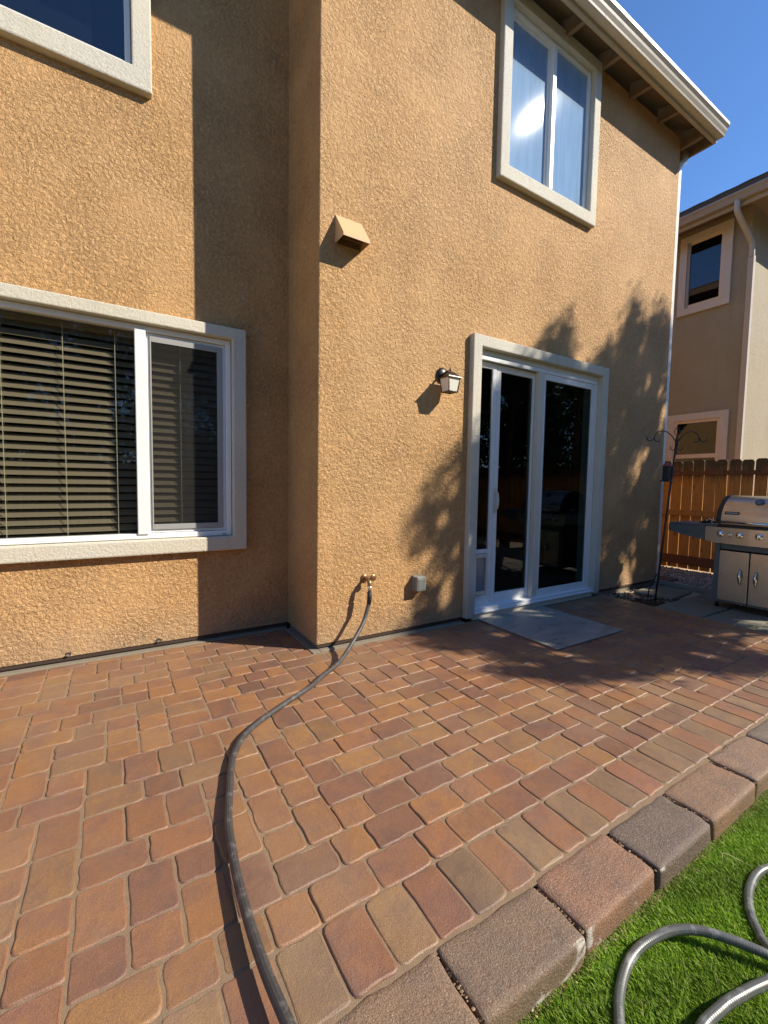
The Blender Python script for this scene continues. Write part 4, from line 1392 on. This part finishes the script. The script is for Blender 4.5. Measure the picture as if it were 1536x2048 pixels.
tg = MB().lathe([(0.038, 0.0), (0.038, 0.010), (0.030, 0.014)], (0, 0, 0), 'z', 20).build('thermometer', M['gauge'], ld)
tg.location = (0.32, 0.080, 1.140)
tg.rotation_euler = (math.radians(48), 0, 0)
for x, y in ((0.015, 0.05), (0.585, 0.05), (0.015, 0.45), (0.585, 0.45)):
    cs = MB().lathe([(0.012, -0.012), (0.034, -0.011), (0.036, -0.006), (0.036, 0.006), (0.034, 0.011), (0.012, 0.012)], (x, y + 0.012, 0.036), 'x', 16).build('caster', M['rubber'], gr)
    MB().box(x - 0.016, x + 0.016, y - 0.010, y + 0.018, 0.058, 0.084).build('fork', M['chrome'], cs, 0.003)
# the tool on the side shelf
tl = empty('grill_tool', gr.matrix_world @ Vector((0, 0, 0)))
bpy.context.view_layer.update()
tl.location = gr.matrix_world @ Vector((-0.10, 0.10, 0.8825))
tl.rotation_euler = (0, 0, -math.pi / 2)
tag(tl, 'black handled grill tool with a silver loop lying on the side shelf', 'tool')
MB().tube(spline([(-0.11, 0, 0.012), (-0.06, 0.01, 0.022), (0.0, 0.0, 0.026), (0.07, -0.02, 0.016)], 5), [0.006 + 0.012 * math.sin(math.pi * i / 15) for i in range(16)], 10).build('grip', M['black'], tl)
MB().tube(spline([(-0.03, -0.03, 0.03), (-0.02, -0.03, 0.06), (0.02, -0.035, 0.045), (0.03, -0.05, 0.012), (0.085, -0.06, 0.008)], 6), 0.0055, 8).build('loop', M['nickel'], tl)

# ------------------------------------------------------------------ plant hook
PX, PY = 4.02, -0.426
hk = empty('plant_hook', (PX, PY, -0.03))
tag(hk, 'black metal pole with four curled plant hooks at the house corner', 'plant hook')
lean = Vector((0.075, -0.035, 1.0))
H_ = 1.86


def onp(t):
    return lean * (t * H_)


MB().tube([onp(-0.05), onp(0.5), onp(1.0)], 0.011, 8).tube([onp(0.16) + Vector((0.02, 0.03, 0)), onp(0.045) + Vector((0.10, 0.13, 0)), onp(-0.05) + Vector((0.10, 0.13, 0))], 0.008, 6).build('pole', M['black'], hk)
fn = MB()
top = onp(1.0)
fn.lathe([(0.012, -0.10), (0.018, -0.08), (0.018, -0.03), (0.012, 0.0), (0.006, 0.03)], top, 'z', 8)
for s_ in (-1, 1):
    fn.tube(spline([top + Vector((0, 0, 0.02)), top + Vector((0.018 * s_, 0.02 * -s_, 0.06)), top + Vector((0.012 * s_, -0.012 * s_, 0.10)), top + Vector((0, 0, 0.13))], 5), 0.004, 5)
fn.tube([top, top + Vector((0, 0, 0.145))], 0.004, 5)
fn.build('finial', M['black'], hk)
rt = Vector((0.86, -0.50, 0)).normalized()
for s_ in (-1, 1):
    d_ = rt * s_
    arm = [top + Vector((0, 0, -0.06)), top + d_ * 0.06 + Vector((0, 0, 0.02)), top + d_ * 0.15 + Vector((0, 0, 0.075)), top + d_ * 0.235 + Vector((0, 0, 0.05)), top + d_ * 0.265 + Vector((0, 0, -0.01)),
           top + d_ * 0.295 + Vector((0, 0, -0.035)), top + d_ * 0.335 + Vector((0, 0, -0.03)), top + d_ * 0.35 + Vector((0, 0, 0.01))]
    ab = MB().tube(spline(arm, 6), 0.0055, 6)
    ab.tube(spline([top + d_ * 0.262 + Vector((0, 0, 0.01)), top + d_ * 0.25 + Vector((0, 0, -0.035)), top + d_ * 0.22 + Vector((0, 0, -0.045)), top + d_ * 0.195 + Vector((0, 0, -0.03))], 5), 0.0048, 6)
    ab.build('arm', M['black'], hk)
    sa = [top + Vector((0, 0, -0.10)), top + d_ * 0.03 + Vector((0, 0, -0.135)), top + d_ * 0.065 + Vector((0, 0, -0.13)), top + d_ * 0.07 + Vector((0, 0, -0.095))]
    MB().tube(spline(sa, 5), 0.0048, 6).build('small_hook', M['black'], hk)
fd = empty('bird_feeder', Vector((PX, PY, -0.03)) + onp(0.74) - rt * 0.055)
tag(fd, 'small dark bird feeder with a red lid fixed on the plant hook pole', 'bird feeder')
MB().box(-0.035, 0.035, -0.035, 0.035, 0.0, 0.16).build('body', M['black'], fd, 0.006)
MB().lathe([(0.050, 0.16), (0.046, 0.172), (0.028, 0.196), (0.008, 0.205)], (0, 0, 0), 'z', 16).build('lid', M['red'], fd)
MB().box(-0.05, 0.05, -0.05, 0.05, -0.012, 0.0).build('tray', M['black'], fd, 0.003)
wl_ = Vector(fd.location)
wb = MB().tube(spline([rt * 0.06 + Vector((0, 0, 0.0)), rt * 0.075 + Vector((0, 0, 0.09)), rt * 0.12 + Vector((0, 0, 0.12)), rt * 0.165 + Vector((0, 0, 0.08)), rt * 0.17 + Vector((0, 0, 0.0))], 6), 0.003, 5)
wb.build('perch_wire', M['black'], fd)

# ------------------------------------------------------------------ neighbour's house
nb = empty('neighbour_house', (7.5, 0, 0))
tag(nb, 'tan two storey neighbouring house behind the fence with pinkish window trim', 'house')
NX, NY = 7.5, 0.10
b = MB()
b.box(0, 7, NY, 11, -0.2, 6.05)
b.build('stucco_wall', M['nb_stucco'], nb)


def nb_window(y0, y1, z0, z1, rail=None):
    wi = empty('window', (0, 0, 0), 0, nb)
    tw, tp = 0.115, 0.05
    tr = MB()
    tr.box(-tp, -0.001, y0, y0 + tw, z0, z1).box(-tp, -0.001, y1 - tw, y1, z0, z1)
    tr.box(-tp, -0.001, y0 + tw, y1 - tw, z0, z0 + tw).box(-tp, -0.001, y0 + tw, y1 - tw, z1 - tw, z1)
    tr.build('trim', M['nb_trim'], wi)
    a0, a1, c0, c1 = y0 + tw, y1 - tw, z0 + tw, z1 - tw
    fb = MB()
    fw = 0.05
    fb.box(-0.028, -0.002, a0, a0 + fw, c0, c1).box(-0.028, -0.002, a1 - fw, a1, c0, c1)
    fb.box(-0.028, -0.002, a0 + fw, a1 - fw, c0, c0 + fw).box(-0.028, -0.002, a0 + fw, a1 - fw, c1 - fw, c1)
    if rail: fb.box(-0.034, -0.002, a0 + fw, a1 - fw, rail - 0.035, rail + 0.035)
    fb.build('frame', M['nb_vinyl'], wi)
    MB().box(-0.016, -0.012, a0 + fw, a1 - fw, c0 + fw, c1 - fw).build('pane', M['glass_nb'], wi)
    return wi, (a0 + fw, a1 - fw, c0 + fw, c1 - fw)


w1, gl1 = nb_window(0.34, 1.13, 4.35, 5.705)
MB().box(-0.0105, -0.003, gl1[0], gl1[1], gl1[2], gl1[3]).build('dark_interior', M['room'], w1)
MB().box(-0.036, -0.029, 1.13 - 0.165, 1.13 - 0.118, 4.47, 5.59).build('screen_edge', M['screen_frame'], w1)
w2, gl2 = nb_window(0.24, 1.185, 1.02, 2.593, 1.84)
for k in range(26):
    MB().box(-0.009, -0.004, gl2[0], gl2[1] - 0.10, gl2[2] + k * 0.048, gl2[2] + k * 0.048 + 0.042).build('blind_slat', M['slat'], w2)
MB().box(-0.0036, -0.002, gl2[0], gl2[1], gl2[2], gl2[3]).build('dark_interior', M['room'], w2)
# eave, gutter, tiles
ov = 0.5
zE = 5.66
b = MB()
b.box(-ov + 0.02, 8, NY - 0.5, 12, zE + 0.14, zE + 0.20)
b.build('soffit', M['eave_wood'], nb)
MB().box(-ov, -ov + 0.03, NY - 0.5, 12, zE - 0.05, zE + 0.135).build('fascia', M['fascia'], nb)
MB().box(-ov, 8, NY - 0.53, NY - 0.5, zE - 0.05, zE + 0.135).build('fascia', M['fascia'], nb)
gp = [(-ov - 0.001, zE + 0.01), (-ov - 0.08, zE + 0.01), (-ov - 0.10, zE + 0.07), (-ov - 0.125, zE + 0.10), (-ov - 0.125, zE + 0.13), (-ov - 0.001, zE + 0.13)]
MB().prism(gp, 'y', NY - 0.62, 12).build('gutter', plain('taupe_gutter', (0.36, 0.28, 0.20), 0.45), nb)
rf = MB()
slope_slab(rf, (-ov - 0.06, NY - 0.6, zE + 0.17), (-ov - 0.06, 12, zE + 0.17), (3.0, 12 - 3.5, zE + 1.35), (3.0, NY + 2.9, zE + 1.35), 0.07)
slope_slab(rf, (-ov - 0.06, NY - 0.6, zE + 0.17), (8, NY - 0.6, zE + 0.17), (8, NY + 2.9, zE + 1.35), (3.0, NY + 2.9, zE + 1.35), 0.07)
rf = rf.build('roof', M['rooftile'], nb)
for k in range(14):
    y = NY - 0.45 + k * 0.34
    vs_ = []
    pr = [(y + 0.165 * math.cos(t_), 0.018 * math.sin(t_)) for t_ in np.linspace(0, math.pi, 6)]
    for xx, zz in ((-ov - 0.09, zE + 0.22), (-ov + 0.5, zE + 0.42)):
        vs_ += [(xx, p[0], zz + p[1]) for p in pr]
    n_ = len(pr)
    MB().add(vs_, [(i, i + 1, n_ + i + 1, n_ + i) for i in range(n_ - 1)] + [tuple(range(n_)), tuple(range(n_, 2 * n_))]).build('roof_tile', M['rooftile'], rf)
dsp = [(-ov - 0.06, NY + 0.02, zE + 0.02), (-ov - 0.06, NY + 0.02, zE - 0.10), (-ov + 0.02, NY + 0.01, zE - 0.2), (-0.16, NY - 0.02, zE - 0.42), (-0.07, NY - 0.03, zE - 0.52), (-0.055, NY - 0.03, zE - 0.7)]
db = MB().tube(spline(dsp, 6), 0.042, 8)
db.box(-0.085, -0.01, NY - 0.07, NY + 0.005, 0.0, zE - 0.68)
db.build('downspout', plain('taupe_downspout', (0.52, 0.44, 0.34), 0.4), nb)

# ------------------------------------------------------------------ trees whose shade falls on the wall and patio (they stand in the yard, right of the photographer)
def leaves(name, pts, size, mat, parent, seed):
    r = np.random.default_rng(seed)
    n = len(pts)
    a = r.normal(size=(n, 3)); a /= np.linalg.norm(a, axis=1)[:, None]
    b_ = np.cross(a, r.normal(size=(n, 3))); b_ /= np.linalg.norm(b_, axis=1)[:, None]
    L = size * r.uniform(0.7, 1.3, n)[:, None]
    W_ = L * 0.42
    V = np.empty((n, 4, 3), np.float32)
    V[:, 0] = pts - a * L * 0.5; V[:, 1] = pts + b_ * W_ * 0.5; V[:, 2] = pts + a * L * 0.5; V[:, 3] = pts - b_ * W_ * 0.5
    me = bpy.data.meshes.new(name)
    me.vertices.add(n * 4); me.vertices.foreach_set('co', V.ravel())
    me.loops.add(n * 4); me.loops.foreach_set('vertex_index', np.arange(n * 4, dtype=np.int32))
    me.polygons.add(n); me.polygons.foreach_set('loop_start', np.arange(0, n * 4, 4, dtype=np.int32))
    me.update(); me.validate()
    at_ = me.attributes.new('rnd', 'FLOAT', 'POINT')
    at_.data.foreach_set('value', np.repeat(r.uniform(0, 1, n), 4).astype(np.float32))
    me.materials.append(mat)
    o = bpy.data.objects.new(name, me)
    link(o, parent)
    return o


def inside(poly, x, y):
    r = False
    j = len(poly) - 1
    for i in range(len(poly)):
        (xi, yi), (xj, yj) = poly[i], poly[j]
        if (yi > y) != (yj > y) and x < (xj - xi) * (y - yi) / (yj - yi) + xi: r = not r
        j = i
    return r


SV = Vector((0.60, -0.515, 0.61))
# crown outlines as seen along the sun's rays (sun-facing elevation of each tree, metres)
tree_low = [(0.55, -2.35), (0.30, -2.05), (0.35, -1.85), (-0.05, -1.60), (-0.25, -1.45), (-0.15, -1.15), (0.40, -0.85), (0.35, -0.55), (0.85, -0.12), (1.00, 0.30), (0.95, 0.60), (0.92, 1.00), (1.02, 1.28),
            (1.40, 1.48), (1.65, 1.95), (2.05, 2.40), (2.45, 2.62), (2.55, 2.90), (2.72, 3.05), (2.85, 2.75), (2.95, 2.50), (3.35, 2.52), (3.45, 2.0), (3.3, 0.5), (3.2, -0.9), (2.6, -1.5), (1.9, -1.6), (1.5, -1.5), (1.2, -1.75), (0.95, -1.70), (0.9, -2.2)]
tree_tall = [(3.3, 2.45), (3.38, 2.95), (3.45, 3.05), (3.55, 2.75), (3.80, 2.70), (3.90, 3.10), (4.00, 3.50), (4.12, 3.48), (4.20, 3.30), (4.32, 3.45), (4.42, 3.00), (4.50, 3.40), (4.60, 3.75), (4.72, 3.55), (4.85, 3.3), (5.2, 3.0), (5.6, 2.4), (5.8, 1.0), (5.6, -0.6), (4.8, -1.3), (3.6, -1.2), (3.1, -0.8), (3.2, 1.0)]
holes = [(4.86, 2.25, 0.10), (4.80, 2.05, 0.07), (4.46, 1.68, 0.09), (4.30, 1.45, 0.07), (4.20, 1.30, 0.07), (4.50, 0.78, 0.11), (4.36, 0.52, 0.12), (4.34, 0.30, 0.20), (4.27, 0.12, 0.22), (4.16, -0.06, 0.20), (4.02, -0.16, 0.14),
         (1.70, -0.02, 0.13), (2.05, -0.12, 0.14), (1.90, -0.30, 0.07), (2.28, 0.12, 0.10), (1.66, -1.70, 0.13), (1.50, -1.66, 0.10), (0.75, -1.78, 0.10), (0.30, -1.32, 0.07), (1.24, 0.27, 0.12), (1.02, 0.62, 0.07), (1.18, 0.95, 0.06), (1.30, 1.22, 0.07), (1.12, 0.42, 0.05), (1.36, 0.66, 0.06), (1.05, 1.16, 0.05), (1.0, -0.5, 0.08), (0.7, -0.9, 0.07), (0.45, -1.15, 0.08), (0.08, -1.18, 0.07), (2.4, 2.55, 0.06), (2.2, 2.46, 0.06),
         (3.05, 2.65, 0.12), (4.25, 2.95, 0.05), (4.45, 2.6, 0.06), (4.75, 2.5, 0.06)]


def shade_tree(name, label, poly, tmid, tspan, seed, nclump, per, base_w):
    r = random.Random(seed)
    xs = [p[0] for p in poly]; ys = [p[1] for p in poly]
    pts, clumps = [], []
    while len(clumps) < nclump:
        x, z = r.uniform(min(xs), max(xs)), r.uniform(min(ys), max(ys))
        if not inside(poly, x, z) or not inside(poly, x + r.gauss(0, 0.13), z + r.gauss(0, 0.13)): continue
        if any((x - h[0]) ** 2 + (z - h[1]) ** 2 < (h[2] + 0.05) ** 2 for h in holes): continue
        clumps.append((x, z, tmid + r.uniform(-1, 1) * tspan))
    nr = np.random.default_rng(seed)
    root = empty(name, (base_w[0] + 0.60 * tmid, -0.515 * tmid, -0.13))
    tag(root, label, 'tree', 'trees shading the house wall')
    ro = Vector(root.location)
    for (x, z, t) in clumps:
        c = Vector((x, 0, z)) + SV * t
        # sprays: short upright clusters of leaves
        p = nr.normal(size=(per, 3)) * np.array([0.065, 0.065, 0.11]) + np.array(c - ro)
        pts.append(p)
    pts = np.concatenate(pts)
    # keep the sky holes open
    wp = pts + np.array(ro)
    t = wp[:, 1] / -0.515
    xw, zw = wp[:, 0] - 0.60 * t, wp[:, 2] - 0.61 * t
    ok = np.ones(len(pts), bool)
    for q, h in enumerate(holes):
        a = 1.15 + 0.35 * math.sin(q * 2.1)
        dx, dz = xw - h[0], zw - h[1]
        e1, e2 = dx * math.cos(a) + dz * math.sin(a), -dx * math.sin(a) + dz * math.cos(a)
        ok &= (e1 / 1.5) ** 2 + (e2 / 0.62) ** 2 > h[2] ** 2 * nr.uniform(0.35, 1.2, len(pts))
    leaves('crown', pts[ok], 0.072, M['leaf'], root, seed)
    # trunk and limbs
    tb = MB()
    cx_ = sum(c[0] for c in clumps) / len(clumps); cz_ = sum(c[1] for c in clumps) / len(clumps)
    mid = Vector((cx_, 0, cz_)) + SV * tmid - ro
    tb.tube(spline([(0, 0, -0.1), (0.03, 0.02, mid.z * 0.35), (mid.x * 0.5, mid.y * 0.5, mid.z * 0.7), tuple(mid)], 5), [0.11 - 0.075 * i / 15 for i in range(16)], 9)
    for k in range(0, nclump, max(1, nclump // 22)):
        x, z, t = clumps[k]
        c = Vector((x, 0, z)) + SV * t - ro
        s0 = Vector((mid.x * 0.4, mid.y * 0.4, mid.z * 0.55)).lerp(mid, r.random() * 0.8)
        tb.tube(spline([s0, s0.lerp(c, 0.5) + Vector((0, 0, -0.1)), c], 4), [0.030 - 0.0225 * i / 8 for i in range(9)], 5)
    tb.build('trunk', M['bark'], root)
    return root


shade_tree('shade_tree', 'leafy tree in the yard whose lower shade falls on the door and patio', tree_low, 8.6, 0.9, 21, 1250, 70, (1.75, 0))
shade_tree('shade_tree', 'taller leafy tree whose pointed shade falls on the wall by the house corner', tree_tall, 8.6, 0.9, 22, 850, 66, (4.3, 0))

# ------------------------------------------------------------------ the yard behind the photographer (seen only as reflections)
bf = empty('back_fence', (0, -9.2, 0)); tag(bf, 'weathered board fence at the far end of the yard', 'fence')
fb = MB()
for k in range(210):
    x = -12 + k * 0.152
    fb.box(x, x + 0.144, 0, 0.016, -0.15, 1.70 + 0.02 * math.sin(k * 1.7))
o = fb.build('pickets', M['rail'], bf); o['kind'] = 'stuff'
MB().box(-12, 19.8, 0.017, 0.055, 1.35, 1.44).build('rail', M['rail'], bf)
allp = []
for k in range(20):
    x, y = -9.0 + k * 2.05, -11.6 + 0.8 * math.sin(k * 2.3)
    h, rad = 7.6 + 0.9 * math.sin(k * 1.9 + 1), 1.55 + 0.2 * math.cos(k * 2.7)
    nr = np.random.default_rng(40 + k)
    cl = nr.normal(size=(130, 3)); cl /= np.linalg.norm(cl, axis=1)[:, None]
    cl *= nr.uniform(0.35, 1.0, (130, 1)) ** 0.6
    cl[:, :2] *= rad * (0.75 + 0.35 * (1 - cl[:, 2:3]) * 0.5)
    cl[:, 2] *= (h - 0.5) / 2; cl[:, 2] += (h + 0.5) / 2
    allp.append((cl[:, None, :] + nr.normal(size=(130, 60, 3)) * 0.26).reshape(-1, 3) + np.array((x, y, -0.1)))
tag(leaves('tree_belt', np.concatenate(allp), 0.22, M['leaf'], None, 50), 'belt of dark evergreens beyond the back fence, mirrored in the glass', kind='stuff')
